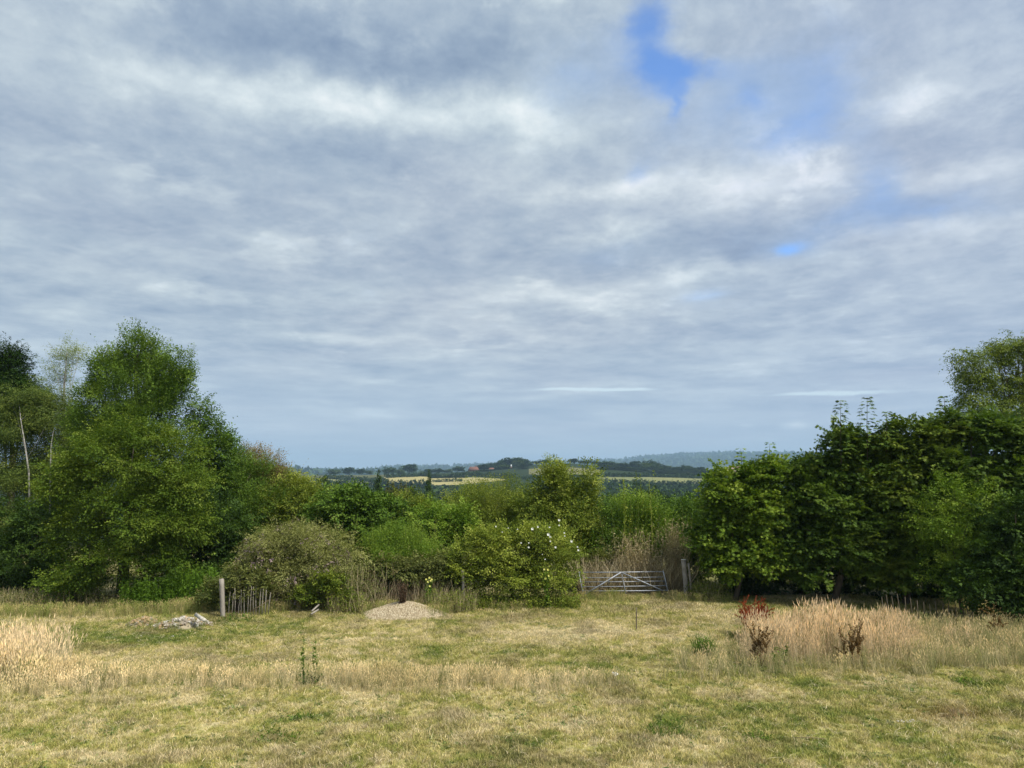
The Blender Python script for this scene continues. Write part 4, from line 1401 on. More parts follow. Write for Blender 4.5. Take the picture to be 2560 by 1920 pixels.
# nettles at the foot of the left trees
bed('nettles', 'fresh green nettle patch below the tall left trees', 'nettles', 29.0, 318, 430, 1.15, 420, 'fernleaf', .014, .2, 12, .6, 16, 'fernleaf', (.10, .035), curve=.1, kind='stuff')
bed('nettles', 'fresh green nettle patch left of the thick post', 'nettles', 29.4, 425, 545, 1.45, 430, 'fernleaf', .014, .2, 13, .6, 17, 'fernleaf', (.10, .035), curve=.1, kind='stuff')
bed('weeds', 'low rank weeds and dead stalks under the left trees', 'weeds', 29.0, -20, 330, .75, 700, 'deadstem', .012, .5, 14, .6, 6, 'bramble', (.08, .03), curve=.4, kind='stuff')
bed('weeds', 'yellow green rank grass left of the gravel heap', 'weeds', 28.2, 830, 915, .75, 420, 'straw', .012, .35, 15, .5, 5, 'olive', (.12, .02), curve=.3, kind='stuff')
bed('weeds', 'yellow green rank grass in front of the small fence post', 'weeds', 28.6, 1060, 1190, .85, 520, 'straw', .011, .35, 16, .5, 5, 'olive', (.12, .02), curve=.3, kind='stuff')
bed('weeds', 'low green growth along the foot of the rose bush', 'weeds', 29.0, 1190, 1450, .55, 620, 'olive', .012, .5, 17, .35, 6, 'olive', (.09, .03), curve=.4, kind='stuff')
bed('dead_plant', 'dark dried plant sticking out of the top of the gravel heap', 'plant', 27.6, 998, 1014, .85, 46, 'darkstem', .016, .5, 18, .06, 10, 'darkstem', (.06, .03), curve=.3, part='stems').location.z += .42

# ------------------------------------------------------------------ right-hand sycamores and birch
syc = dict(shape='lobed', K=7, leaf=.125, wid=.130, tw=.45, up=.45, flat=1.2, droop=.3, rough=.42, clump=.42, sprays=.05, inset=.22)
plant('birch', 'tall birch with hanging yellow green foliage at the right edge above the sycamores', 'tree', 33.5,
      [(2520, 880, 45, 42), (2560, 860, 50, 45), (2418, 890, 26, 26), (2440, 930, 28, 40), (2500, 940, 50, 55), (2560, 950, 60, 70), (2430, 990, 26, 40), (2490, 1020, 55, 45), (2560, 1050, 70, 60)], 'birchright', 4700, 12, .075, .055, .5, seed=33,
      hang=.5, gap=.44, clump=.5, core=.3, base_px=2560, trunk=.16, rough=.3, twig_show=.1, gsc=1.4)
plant('sycamore', 'lower sycamore at the left end of the right hand trees', 'tree', 30.2,
      [(1850, 1205, 55, 36), (1920, 1200, 55, 40), (1800, 1250, 60, 50), (1890, 1270, 90, 60), (1800, 1330, 70, 60), (1880, 1360, 95, 60), (1820, 1390, 50, 36), (1900, 1410, 80, 30)], 'sycamore3', 5200, seed=34, base_px=1835, trunk=.12,
      zmin=.95, **syc)
plant('sycamore', 'sycamore with two tall spires of leaves above the left part of the right hand trees', 'tree', 29.6,
      [(2104, 1122, 30, 40), (2172, 1120, 32, 40), (2225, 1118, 30, 34), (2060, 1190, 60, 50), (2140, 1180, 75, 50), (2040, 1250, 75, 60), (2120, 1280, 90, 70), (2020, 1340, 80, 60), (2110, 1380, 90, 55), (2040, 1430, 80, 35)], 'sycamore', 6000, seed=35, base_px=2080, trunk=.14,
      zmin=.95, **syc)
plant('sycamore', 'olive tinted sycamore in the middle of the right hand trees', 'tree', 29.2,
      [(2230, 1115, 50, 40), (2300, 1092, 70, 44), (2370, 1070, 60, 44), (2270, 1150, 90, 55), (2220, 1240, 80, 60), (2310, 1250, 80, 60), (2230, 1340, 90, 60), (2210, 1420, 90, 40)], 'sycamore2', 6000, seed=36, base_px=2260, trunk=.14, zmin=1.05, **syc)
plant('sycamore', 'dark sycamore beneath the tall birch at the right', 'tree', 28.4,
      [(2430, 1080, 60, 44), (2500, 1090, 60, 50), (2550, 1130, 60, 60), (2420, 1180, 90, 60), (2510, 1220, 100, 80), (2580, 1180, 60, 80), (2390, 1290, 90, 60), (2370, 1380, 90, 60), (2330, 1440, 80, 35)], 'sycamore', 6000, seed=37, base_px=2430, trunk=.14, zmin=1.05, **syc)
plant('elder', 'fresh green fine leaved elder among the right hand sycamores', 'shrub', 27.4,
      [(2360, 1240, 50, 40), (2420, 1260, 60, 45), (2330, 1300, 50, 45), (2400, 1340, 80, 60), (2440, 1420, 70, 45), (2360, 1420, 60, 40)], 'bright', 3000, 9, .085, .045, .4, seed=38, trunk=.045, base_px=2400, rough=.35, gap=.38, zmin=.2)
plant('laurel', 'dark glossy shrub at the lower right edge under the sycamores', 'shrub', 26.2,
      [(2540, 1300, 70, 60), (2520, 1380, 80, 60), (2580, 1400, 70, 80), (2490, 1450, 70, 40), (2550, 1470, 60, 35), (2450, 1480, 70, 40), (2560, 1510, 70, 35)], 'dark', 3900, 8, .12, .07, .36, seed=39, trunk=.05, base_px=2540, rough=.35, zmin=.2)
# rear rank added behind the hedge to block light and keep its foot dark
plant('hawthorn', 'dark back rank added to block light behind the left half of the right hand trees', 'tree', 32.6,
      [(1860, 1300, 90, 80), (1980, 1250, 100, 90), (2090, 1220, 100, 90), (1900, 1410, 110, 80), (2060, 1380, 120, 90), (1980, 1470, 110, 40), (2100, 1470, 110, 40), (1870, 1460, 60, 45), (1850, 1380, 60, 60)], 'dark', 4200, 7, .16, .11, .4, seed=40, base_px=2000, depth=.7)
plant('hawthorn', 'dark back rank added to block light behind the right half of the right hand trees', 'tree', 31.4,
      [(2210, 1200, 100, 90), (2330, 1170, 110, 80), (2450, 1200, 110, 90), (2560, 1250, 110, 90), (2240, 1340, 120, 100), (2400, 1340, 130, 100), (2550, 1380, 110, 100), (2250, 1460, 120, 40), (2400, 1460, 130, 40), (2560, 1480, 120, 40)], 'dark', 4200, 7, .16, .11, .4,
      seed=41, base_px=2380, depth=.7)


def spire(parent_label, px, tip, base, Y, wd, seed, mat='sycamore'):
    """a sycamore leader: upright stem with opposite pairs of leaves"""
    rs = np.random.RandomState(seed)
    a, b = np.array(W(px, base, Y)), np.array(W(px, tip, Y))
    a[1] = b[1] = Y
    x0 = a[0]
    root = empty('sycamore_shoot', tuple(a), parent_label, 'shoot', 'leaf spires above the right hand trees')
    mb = MB()
    mid = (a + b) / 2 + np.array([rs.uniform(-.05, .05), 0, 0])
    mb.tube([a - np.array([0, 0, .3]), mid, b], [.018, .012, .006], 5)
    mb.build('stem', M['bark'], root, root.location)
    H = b[2] - a[2]
    lev = max(5, int(H / .12))
    P, AX, SZ = [], [], []
    for i in range(lev):
        t = i / (lev - 1)
        for k in range(13 if t < .6 else 8):
            ang = rs.uniform(0, 2 * math.pi)
            rr = wd * (1 - t) ** .8 * rs.uniform(.15, 1.0) + .09
            P.append((a * (1 - t) + b * t) + np.array([math.cos(ang) * rr, math.sin(ang) * rr, rs.uniform(-.03, .03)]))
            AX.append((math.cos(ang), math.sin(ang), -.25))
            SZ.append(.21 * (1 - .30 * t))
    P, AX, SZ = np.array(P), np.array(AX), np.array(SZ)
    V, S, L = place_leaves(P, AX, norm(np.array([[0, 0, 1.0]]) + rs.normal(size=P.shape) * .2), SZ, SZ, 'lobed', rs)
    mesh_np('leaves', V, S, L, M[mat], root, [('v', 'FACE', 'FLOAT', rs.rand(len(P)))], origin=root.location)


spire('left and fullest of the two tallest leaf spires', 2102, 1002, 1140, 28.8, .46, 1)
spire('right one of the two tallest leaf spires', 2168, 994, 1135, 28.9, .46, 2)
spire('short broad leaf spire right of the two tallest', 2216, 1030, 1115, 28.9, .42, 3)
spire('thin leaf spire nearest to the birch', 2360, 992, 1060, 29.0, .22, 4)
spire('leaf spire on the lowest left sycamore', 1925, 1108, 1190, 30.0, .26, 5, 'bright')
spire('very thin sprig left of the spire on the lowest sycamore', 1852, 1122, 1190, 30.2, .10, 6, 'bright')
spire('bent leaf spire between the low sycamore and the two tallest spires', 2057, 1112, 1180, 29.6, .26, 7)
spire('small leaf spire on the crest before the far hills', 1998, 1138, 1200, 29.9, .26, 8)
spire('stub of a leaf spire beside the pale barn roof', 1897, 1138, 1200, 30.3, .18, 9, 'bright')

# single large leaves that can be picked out on the right-hand sycamores
lm = {}
for mk in ('sycamore', 'sycamore2', 'sycamore3'):
    s = SHAPES['lobed'] * .19
    o = mesh_np('leaf', s[:, [0, 1, 2]], [10], list(range(10)), M[mk], None, [('v', 'FACE', 'FLOAT', [.95])])
    lm[mk] = o.data
    bpy.data.objects.remove(o)
rs = random.Random(9)
for root in [o for o in bpy.data.objects if o.name.startswith('sycamore') and o.type == 'EMPTY' and 'shoot' not in o.name]:
    crown = [c for c in root.children if c.name.startswith('crown')][0]
    mk = [q for q in lm if crown.data.materials[0] == M[q]][0]
    vs_ = crown.data.vertices
    n = sum(1 for a_ in crown.data.attributes['vid'].data if a_.value < 1000)
    cand = []
    while len(cand) < 60:
        v_ = vs_[rs.randrange(n)].co
        if v_.y < -.6:
            cand.append(v_.copy())
    for c in cand:
        o = bpy.data.objects.new('leaf', lm[mk])
        o.parent = root
        o.location = (c.x, c.y - .12, c.z)
        o.rotation_euler = (rs.uniform(.3, 1.2), rs.uniform(-.5, .5), math.pi + rs.uniform(-1.4, 1.4))
        C.objects.link(o)


# ------------------------------------------------------------------ fences and posts
def post(name, label, px, top, base, w, Y=None, lean=0.0, mat='wood', cap=False, round_=False, thick=None):
    """px: middle at the foot; lean in pixels at the top"""
    if Y is None:
        Y = G(px, base)[1]
    x = W(px, base, Y)[0]
    z = TZ(x, Y)
    t = W(px + lean, top, Y)
    root = empty(name, (x, Y, z), label, 'post')
    h = t[2] - z
    lx = t[0] - x
    rr = random.Random(int(px))
    mb = MB()
    sides = 9 if round_ else 4
    rings = 7
    for i in range(rings):
        f = i / (rings - 1)
        for k in range(sides):
            a = 2 * math.pi * k / sides + (math.pi / 4 if sides == 4 else 0)
            r = w / 2 * (1 if round_ else 1.3) * (1 + rr.uniform(-.05, .05))
            mb.v.append((lx * f + math.cos(a) * r, math.sin(a) * r * (1 if round_ else .8), -.1 + (h + .1) * f + (rr.uniform(-.02, .03) if i == rings - 1 else 0)))
    for i in range(rings - 1):
        for k in range(sides):
            k2 = (k + 1) % sides
            mb.f.append((i * sides + k, i * sides + k2, (i + 1) * sides + k2, (i + 1) * sides + k))
    mb.f.append(tuple((rings - 1) * sides + k for k in range(sides)))
    mb.build('shaft', M[mat], root, smooth_shade=round_)
    if cap:
        cp = MB()
        cp.tube([(lx, 0, h + .02), (lx, 0, h + .055)], w * .58, 10)
        cp.build('cap', M['stonepale'], root)
    return root


post('fence_post', 'thick weathered square post standing at the left end of the paling fence', 559, 1447, 1522, .15, 27.2, lean=-5)
post('gate_post', 'thick round post with a pale cap right of the steel gate', 1717, 1402, 1482, .19, 31.0, lean=-8, cap=True, round_=True)
post('prop_post', 'thin split stake leaning against the round gate post', 1731, 1408, 1484, .07, 30.9, lean=-10)
post('fence_post', 'small grey post half buried in the bramble left of the rose bush', 1160, 1425, 1478, .10, 29.1, lean=-3)
post('marker_stake', 'thin lone stake standing in the open meadow below the gate', 1591, 1520, 1578, .035, None, mat='darkwood')


def palings(name, label, Y, pxs, tops, base, mat, lean, wire=True, w=.045):
    x0 = W(pxs[0], base, Y)[0]
    root = empty(name, (x0, Y, TZ(x0, Y)), label, 'fence')
    rr = random.Random(len(pxs))
    tips = []
    for px, tp in zip(pxs, tops):
        a = Vector(W(px, base + rr.uniform(-2, 3), Y + rr.uniform(-.05, .05)))
        a.z = TZ(a.x, Y) - .05
        b = Vector(W(px + lean + rr.uniform(-4, 4), tp, Y + rr.uniform(-.06, .06)))
        mb = MB()
        mb.tube([a, a.lerp(b, .5) + Vector((rr.uniform(-.015, .015), 0, 0)), b.lerp(a, .06), b], [w / 2, w / 2, w / 2.2, w / 7], 5)
        mb.build('paling', M[mat], root, root.location)
        tips.append((a, b))
    return root


palings('paling_fence', 'short run of pale split palings under the purple tinged bush', 27.6, [572, 580, 588, 596, 604, 611, 619, 626, 634, 641, 648, 655, 663, 671], [1478, 1484, 1470, 1490, 1474, 1468, 1466, 1464, 1466, 1462, 1472, 1466, 1474, 1480],
        1522, 'wood', 2, w=.03)
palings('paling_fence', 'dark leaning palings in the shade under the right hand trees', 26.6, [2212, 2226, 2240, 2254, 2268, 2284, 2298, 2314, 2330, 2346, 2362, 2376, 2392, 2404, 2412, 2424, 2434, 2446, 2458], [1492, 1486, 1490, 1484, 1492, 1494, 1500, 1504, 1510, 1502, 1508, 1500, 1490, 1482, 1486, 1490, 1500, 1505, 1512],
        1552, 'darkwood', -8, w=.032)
mb = MB()
lg = [Vector((*G(px, py), .06)) for px, py in ((545, 1534), (575, 1529), (610, 1530), (648, 1533), (660, 1528))]
mb.tube(lg, [.075, .06, .055, .045, .03], 8)
tag(mb.build('fallen_log', M['wood'], None, smooth_shade=True), 'thin grey log lying on the grass at the foot of the thick post', 'log')
mb = MB()
mb.tube([Vector(W(628, 1528, 27.2)), Vector(W(655, 1512, 27.3)), Vector(W(672, 1500, 27.4))], [.02, .015, .008], 5)
tag(mb.build('stick', M['deadstem']), 'forked dead stick leaning at the right end of the fallen log', 'stick')

# steel gate
gate = empty('steel_gate', W(1560, 1486, 31.0), 'leaning galvanised steel field gate with five rails and two diagonal braces', 'gate')
YB, YT = 30.95, 31.2


def gp(px, py):
    t = (1487 - py) / 58.0
    return Vector(W(px, py, YB + (YT - YB) * t))


for (ax_, ay_), (bx_, by_), r in [((1447, 1431), (1658, 1429), .019), ((1449.5, 1444.6), (1661, 1442.5), .016), ((1451.5, 1455), (1664, 1452.5), .016), ((1454, 1467), (1666.5, 1464), .016), ((1456, 1477.5), (1669, 1476), .018)]:
    a, b = gp(ax_, ay_), gp(bx_, by_)
    MB().tube([a, a.lerp(b, .5) + Vector((0, 0, -.008)), b], r, 8).build('rail', M['galv'], gate, gate.location, True)
for (ax_, ay_), (bx_, by_), r in [((1446.5, 1429), (1457, 1482), .020), ((1657, 1426.5), (1669.8, 1478), .024), ((1553.5, 1430), (1564.5, 1485), .018)]:
    MB().tube([gp(ax_, ay_) + Vector((0, -.03, 0)), gp(bx_, by_) + Vector((0, -.03, 0))], r, 8).build('stile', M['galv'], gate, gate.location, True)
for (ax_, ay_), (bx_, by_) in [((1552.5, 1430), (1459, 1487)), ((1554.5, 1431), (1656, 1476))]:
    MB().tube([gp(ax_, ay_) + Vector((0, -.06, 0)), gp(bx_, by_) + Vector((0, -.06, 0))], .024, 6).build('brace', M['galv'], gate, gate.location)


# ------------------------------------------------------------------ stones
def stone_mesh(name, mat, seed, subdiv_pts=14):
    rs_ = np.random.RandomState(seed)
    import bmesh
    bm = bmesh.new()
    bmesh.ops.create_icosphere(bm, subdivisions=1, radius=1.0)
    for v_ in bm.verts:
        v_.co *= rs_.uniform(.65, 1.15)
        v_.co.z *= .8
        v_.co.x = max(-.8, min(.8, v_.co.x))
    me = bpy.data.meshes.new(name)
    bm.to_mesh(me)
    bm.free()
    me.materials.append(mat)
    return me


ST = {k: [stone_mesh('stone', M[k], 3 + i) for i in range(4)] for k in ('stone', 'stonepale', 'stoneorange')}


def heap(label, px0, px1, py0, py1, n, mats, seed, rmax):
    rr = random.Random(seed)
    xa, xb = G(px0, py1)[0], G(px1, py1)[0]
    ya, yb = G(px0, py1)[1], G(px0, py1)[1] + 1.3
    cx_, cy_ = (xa + xb) / 2, (ya + yb) / 2
    hh = (W(px0, py0, cy_)[2] - .02) * 1.0
    root = empty('rubble_heap', (cx_, cy_, TZ(cx_, cy_)), label, 'rubble heap')
    mb = MB()
    # soil core
    rings = 5
    for i in range(rings):
        f = i / (rings - 1)
        for k in range(16):
            a = 2 * math.pi * k / 16
            rr_ = (1 - f ** 1.3) * (1 + .12 * math.sin(3 * a + seed))
            mb.v.append((math.cos(a) * (xb - xa) / 2 * rr_, math.sin(a) * (yb - ya) / 2 * rr_, -.05 + (hh * .75 + .05) * f))
    for i in range(rings - 1):
        for k in range(16):
            k2 = (k + 1) % 16
            mb.f.append((i * 16 + k, i * 16 + k2, (i + 1) * 16 + k2, (i + 1) * 16 + k))
    mb.build('soil', M['mound'], root, smooth_shade=True)
    for i in range(n):
        a = rr.uniform(0, 2 * math.pi)
        q = rr.random() ** .6
        X_, Y_ = math.cos(a) * (xb - xa) / 2 * q * 1.08, math.sin(a) * (yb - ya) / 2 * q * 1.08
        Z_ = hh * .75 * (1 - q) ** .75 + .02
        r = rr.uniform(.035, rmax) * (1.2 - .5 * q)
        o = bpy.data.objects.new('stone', rr.choice(ST[rr.choice(mats)]))
        o.parent = root
        o.location = (X_, Y_, Z_)
        o.scale = (r * rr.uniform(.8, 1.5), r, r * rr.uniform(.6, 1.0))
        o.rotation_euler = (rr.uniform(-.6, .6), rr.uniform(-.6, .6), rr.uniform(0, 6.28))
        C.objects.link(o)
    return root


heap('larger heap of grey white rubble on the meadow left of the thick post', 366, 508, 1535, 1574, 230, ['stone', 'stone', 'stonepale', 'stone', 'stonepale', 'stoneorange'], 5, .085)
heap('smaller orange heap of broken masonry left of the white rubble', 300, 362, 1536, 1570, 110, ['stoneorange', 'stoneorange', 'stoneorange', 'stone'], 6, .09)
a, b = Vector(W(490, 1537, 25.6)), Vector(W(512, 1551, 25.0))
o = MB().tube([a, b], .075, 4).build('concrete_post', M['stonepale'])
tag(o, 'white concrete post stub lying on the right side of the rubble heap', 'concrete post')
a, b = Vector(W(797, 1512, 27.6)), Vector(W(780, 1528, 27.1))
tag(MB().tube([a, b], .035, 4).build('board', M['wood']), 'upper one of two short bleached boards lying under the purple tinged bush', 'board')
a, b = Vector(W(796, 1524, 27.3)), Vector(W(778, 1535, 26.9))
tag(MB().tube([a, b], .035, 4).build('board', M['wood']), 'lower one of two short bleached boards lying under the purple tinged bush', 'board')
for i, (px, py, r, lab) in enumerate([(1578, 1474, .07, 'pale stone on the ground behind the middle stile of the gate'), (1612, 1476, .08, 'pale stone lying behind the right half of the gate'), (1632, 1483, .06, 'flat pale stone under the bottom rail of the gate'),
                                      (1660, 1480, .05, 'small pale stone at the right foot of the gate'), (1716, 1493, .05, 'small pale stone below the round gate post'), (432, 1592, .05, 'small white stone on the grass in front of the rubble heap'),
                                      (352, 1592, .04, 'tiny white stone in the green grass left of the rubble heap'), (2487, 1763, .035, 'small white stone in the grass at the far lower right')]):
    gx, gy = G(px, py)
    o = bpy.data.objects.new('stone', ST['stonepale'][i % 4])
    o.location = (gx, gy, TZ(gx, gy) + r * .4)
    o.scale = (r * 1.3, r, r * .8)
    tag(o, lab, 'stone')
    C.objects.link(o)
for px, py, n_, lab in [(2265, 1808, 26, 'longer strip of pale stones in the lawn near the lower right'), (2305, 1806, 12, 'short strip of pale stones right of the longer one')]:
    gx, gy = G(px, py)
    root = empty('stone_strip', (gx, gy, TZ(gx, gy)), lab, 'stones')
    for i in range(n_):
        o = bpy.data.objects.new('stone', ST['stonepale'][i % 4])
        o.parent = root
        r = RR.uniform(.008, .018)
        o.location = (RR.uniform(-.17, .17), RR.uniform(-.07, .07), .03 + r * .5)
        o.scale = (r * 1.4, r, r * .6)
        C.objects.link(o)
gx, gy = G(1538, 1700)
o = stone_mesh('litter', M['plastic'], 40)
o = bpy.data.objects.new('litter', o)
o.location = (gx, gy, TZ(gx, gy) + .10)
o.scale = (.105, .07, .075)
o.rotation_euler = (0.2, .3, .4)
tag(o, 'crumpled white scrap lying in the grass below the lone stake', 'litter')
C.objects.link(o)

# gravel heap
gx0, gx1 = W(908, 1520, 27.6)[0], W(1108, 1520, 27.6)[0]
gcx, gcy = (gx0 + gx1) / 2 + .0, 27.75
hm = W(1005, 1497, gcy)[2]
gh = empty('gravel_heap', (gcx, gcy, TZ(gcx, gcy)), 'low heap of pale gravel with a dark dried plant on top', 'gravel heap')


def gheight(u, v_):
    r = np.sqrt(u * u + v_ * v_)
    return hm * np.clip(1 - r, 0, 1) ** (.92 + .35 * np.clip(u, 0, 1)) * (1 - .12 * np.exp(-(r / .18) ** 2))


ru, ra = np.linspace(0, 1.02, 14), np.linspace(0, 2 * math.pi, 41)[:-1]
rx_, ry_ = (gx1 - gx0) / 2 * 1.12, 1.25
vv = []
for r in ru:
    for a in ra:
        u, w_ = r * math.cos(a), r * math.sin(a)
        k = 1 + .06 * math.sin(2 * a + 1) + .04 * math.sin(5 * a)
        vv.append((u * rx_ * k + .05 * (1 - r), w_ * ry_ * k, float(gheight(u, w_)) - .02))
fs = [(i * 40 + j, i * 40 + (j + 1) % 40, (i + 1) * 40 + (j + 1) % 40, (i + 1) * 40 + j) for i in range(13) for j in range(40)]
mesh_np('mound', np.array(vv), [4] * len(fs), [k for f in fs for k in f], M['mound'], gh, smooth_shade=True)
rs2 = np.random.RandomState(8)
n = 15000
r = np.sqrt(rs2.rand(n)) * 1.04
a = rs2.uniform(0, 2 * math.pi, n)
k = 1 + .06 * np.sin(2 * a + 1) + .04 * np.sin(5 * a)
P = np.stack([r * np.cos(a) * rx_ * k + .05 * (1 - r), r * np.sin(a) * ry_ * k, gheight(r * np.cos(a), r * np.sin(a)) - .004], 1)
tet = np.array([(0, 0, 1), (.9, 0, -.3), (-.45, .8, -.3), (-.45, -.8, -.3)])
sz = rs2.uniform(.014, .03, n)[:, None, None]
ang = rs2.uniform(0, 6.28, n)
ca, sa = np.cos(ang), np.sin(ang)
Rz = np.stack([np.stack([ca, -sa, 0 * ca], 1), np.stack([sa, ca, 0 * ca], 1), np.stack([0 * ca, 0 * ca, 1 + 0 * ca], 1)], 1)
V = (P[:, None, :] + np.einsum('nij,kj->nki', Rz, tet) * sz).reshape(-1, 3)
tf = np.array([(0, 1, 2), (0, 2, 3), (0, 3, 1)])
Lp = (np.arange(n)[:, None, None] * 4 + tf[None]).reshape(-1)
mesh_np('gravel', V, np.full(n * 3, 3), Lp, M['pebble'], gh, [('v', 'FACE', 'FLOAT', np.repeat(rs2.rand(n), 3))])['kind'] = 'stuff'


# ------------------------------------------------------------------ grasses: tufts instanced on points that live in the same mesh
def tuft(seed, blades, h, r, w, lean, seg=2, plume=False, flat=0.0):
    rs_ = np.random.RandomState(seed)
    V, F, T, VV = [], [], [], []
    for i in range(blades):
        a, q = rs_.uniform(0, 6.28), math.sqrt(rs_.rand()) * r
        bx_, by_ = math.cos(a) * q, math.sin(a) * q
        hh = h * rs_.uniform(.5, 1.15)
        la = rs_.uniform(0, 6.28)
        ll = hh * lean * rs_.uniform(.2, 1.2)
        fx = rs_.uniform(0, 3.14)
        sx, sy = math.cos(fx), math.sin(fx)
        val = rs_.rand()
        b0 = len(V)
        for s_ in range(seg + 1):
            t = s_ / seg
            cx_ = bx_ + math.cos(la) * ll * t * t
            cy_ = by_ + math.sin(la) * ll * t * t
            cz = hh * t * (1 - flat * t)
            ww = w * (1 - .75 * t)
            V += [(cx_ - sx * ww / 2, cy_ - sy * ww / 2, cz), (cx_ + sx * ww / 2, cy_ + sy * ww / 2, cz)]
        for s_ in range(seg):
            k_ = b0 + 2 * s_
            F.append((k_, k_ + 1, k_ + 3, k_ + 2))
            VV.append(val)
        if plume:
            tx, ty, tz = cx_, cy_, hh
            pl_, pw = hh * rs_.uniform(.10, .18), .0075 * rs_.uniform(.8, 1.5)
            for (ux, uy) in ((1, 0), (0, 1)):
                b0 = len(V)
                ox, oy = math.cos(la) * pl_ * .3, math.sin(la) * pl_ * .3
                V += [(tx, ty, tz - pl_ * .2), (tx - ux * pw + ox * .4, ty - uy * pw + oy * .4, tz + pl_ * .35), (tx + ox, ty + oy, tz + pl_), (tx + ux * pw + ox * .4, ty + uy * pw + oy * .4, tz + pl_ * .35)]
                F.append((b0, b0 + 1, b0 + 2, b0 + 3))
                VV.append(min(1, .75 + .3 * val))
    return np.array(V), F, VV


def scatter(name, label, pts, tints, protos, scale, seed, kind='stuff', cat='grass', tilt=.15):
    rs_ = np.random.RandomState(seed)
    n = len(pts)
    rot = np.stack([rs_.normal(size=n) * tilt, rs_.normal(size=n) * tilt, rs_.uniform(0, 6.28, n)], 1)
    tint = np.concatenate([tints, np.ones((n, 1))], 1)
    pr = [(V, [len(f) for f in F], [k_ for f in F for k_ in f], VV) for V, F, VV in protos]
    o = instancer(name, M['blade'], None, (0, 0, 0), pts, rot, np.broadcast_to(scale, (n,)), rs_.randint(0, len(pr), n), [('tint', 'FLOAT_COLOR', tint)], pr)
    return tag(o, label, cat, None, kind)


def region(n, ymin, ymax, seed, margin=1.1, power=1.0):
    rs_ = np.random.RandomState(seed)
    y = ymin + (ymax - ymin) * rs_.rand(n) ** power
    # as many points per square metre everywhere in the wedge of meadow that can be seen
    y = np.sqrt(ymin ** 2 + (ymax ** 2 - ymin ** 2) * rs_.rand(n))
    x = rs_.uniform(-1, 1, n) * (y * .67 * margin + .5)
    return x, y, rs_


# mown grass
x, y, rs_ = region(112000, 12.0, 31.5, 101)
d = dryness(x, y)
c = grass_rgb(x, y, .17) * (.68 + .62 * rs_.rand(len(x)))[:, None]
hfac = .55 + 1.0 * fbm(xy(x, y, .9, 9), 3) + .5 * (fbm(xy(x, y, 4.0, 19), 2) - .5)
hfac = hfac * (.75 + .5 * sstep(y, 26, 30)) * (.8 + .4 * rs_.rand(len(x)))
protos = [tuft(200 + i, 20, .095, .10, .013, .9) for i in range(5)]
scatter('grass', 'short patchy summer grass covering the meadow', np.stack([x, y, terrain(x, y) - .005], 1), c, protos, hfac, 7, tilt=.1)

# straw lying in the turf and broad-leaved weeds among it
x, y, rs_ = region(11000, 12.0, 27.5, 111)
c = np.array((.66, .58, .36)) * (.7 + .5 * rs_.rand(len(x)))[:, None]
sp = [tuft(230 + i, 5, .12, .11, .008, 1.4, 3, flat=.55) for i in range(4)]
scatter('straw_litter', 'loose pale straw lying in the mown grass', np.stack([x, y, terrain(x, y) + .012], 1), c, sp, .6 + .7 * rs_.rand(len(x)), 27, tilt=.25)
x, y, rs_ = region(26000, 12.0, 27.0, 112)
keep = (fbm(xy(x, y, 1.4, 140), 3) + (rs_.rand(len(x)) - .5) * .25 > .60)
x, y = x[keep], y[keep]
c = np.array((.125, .195, .040)) * (.6 + .8 * rs_.rand(len(x)))[:, None]
wp = [tuft(240 + i, 12, .06, .07, .030, 1.3, 2, flat=.5) for i in range(4)]
scatter('clover', 'low broad leaved weeds and clover scattered through the lawn', np.stack([x, y, terrain(x, y)], 1), c, wp, .6 + .7 * rs_.rand(len(x)), 28, cat='clover', tilt=.2)

# unmown strip across the meadow
x, y, rs_ = region(60000, 17.0, 21.5, 102)
px = CX + x / y * F_PX
cen = np.interp(px, [-100, 300, 700, 900, 1300, 1500, 1620], [19.7, 19.3, 19.0, 19.1, 19.0, 18.8, 18.6])
wid_ = np.interp(px, [-100, 150, 400, 900, 1300, 1560, 1650], [2.3, 1.7, 1.15, 1.05, .95, .7, .0])
ed = np.abs(y - cen) / np.maximum(wid_, .01)
nz = fbm(xy(x, y, 1.1, 13), 3)
den = np.interp(px, [-100, 200, 420, 620, 780, 900, 1150, 1450, 1640], [1.0, .95, .65, .7, .45, .85, .85, .6, .0])
prob = (1 - sstep(ed + (nz - .5) * 1.8, .15, 1.15)) * den
keep = rs_.rand(len(x)) < prob * .36
x, y, px = x[keep], y[keep], px[keep]
hh = np.interp(px, [-100, 120, 180, 420, 800, 900, 1400, 1620], [1.45, 1.4, 1.0, .85, .9, .95, .85, .6]) * (.65 + .6 * fbm(xy(x, y, 1.6, 23), 2)) * (.7 + .45 * np.random.RandomState(1).rand(len(x))) * (1.05 - .45 * np.clip(ed[keep], 0, 1))
dr = np.clip(fbm(xy(x, y, 1.3, 44), 3) * 1.8 - .25, 0, 1)[:, None]
c = (np.array((.50, .44, .20)) * (1 - dr) + np.array((.72, .63, .38)) * dr) * (.75 + .5 * np.random.RandomState(2).rand(len(x)))[:, None]
gr = (np.random.RandomState(3).rand(len(x)) < .16)
c[gr] = np.array((.16, .19, .055))
strip_protos = [tuft(300 + i, 13, .42, .10, .0075, .28, 3, plume=(i < 3)) for i in range(5)]
scatter('dry_grass', 'strip of knee high straw coloured grass crossing the meadow', np.stack([x, y, terrain(x, y) - .01], 1), c, strip_protos, hh, 8, tilt=.14)

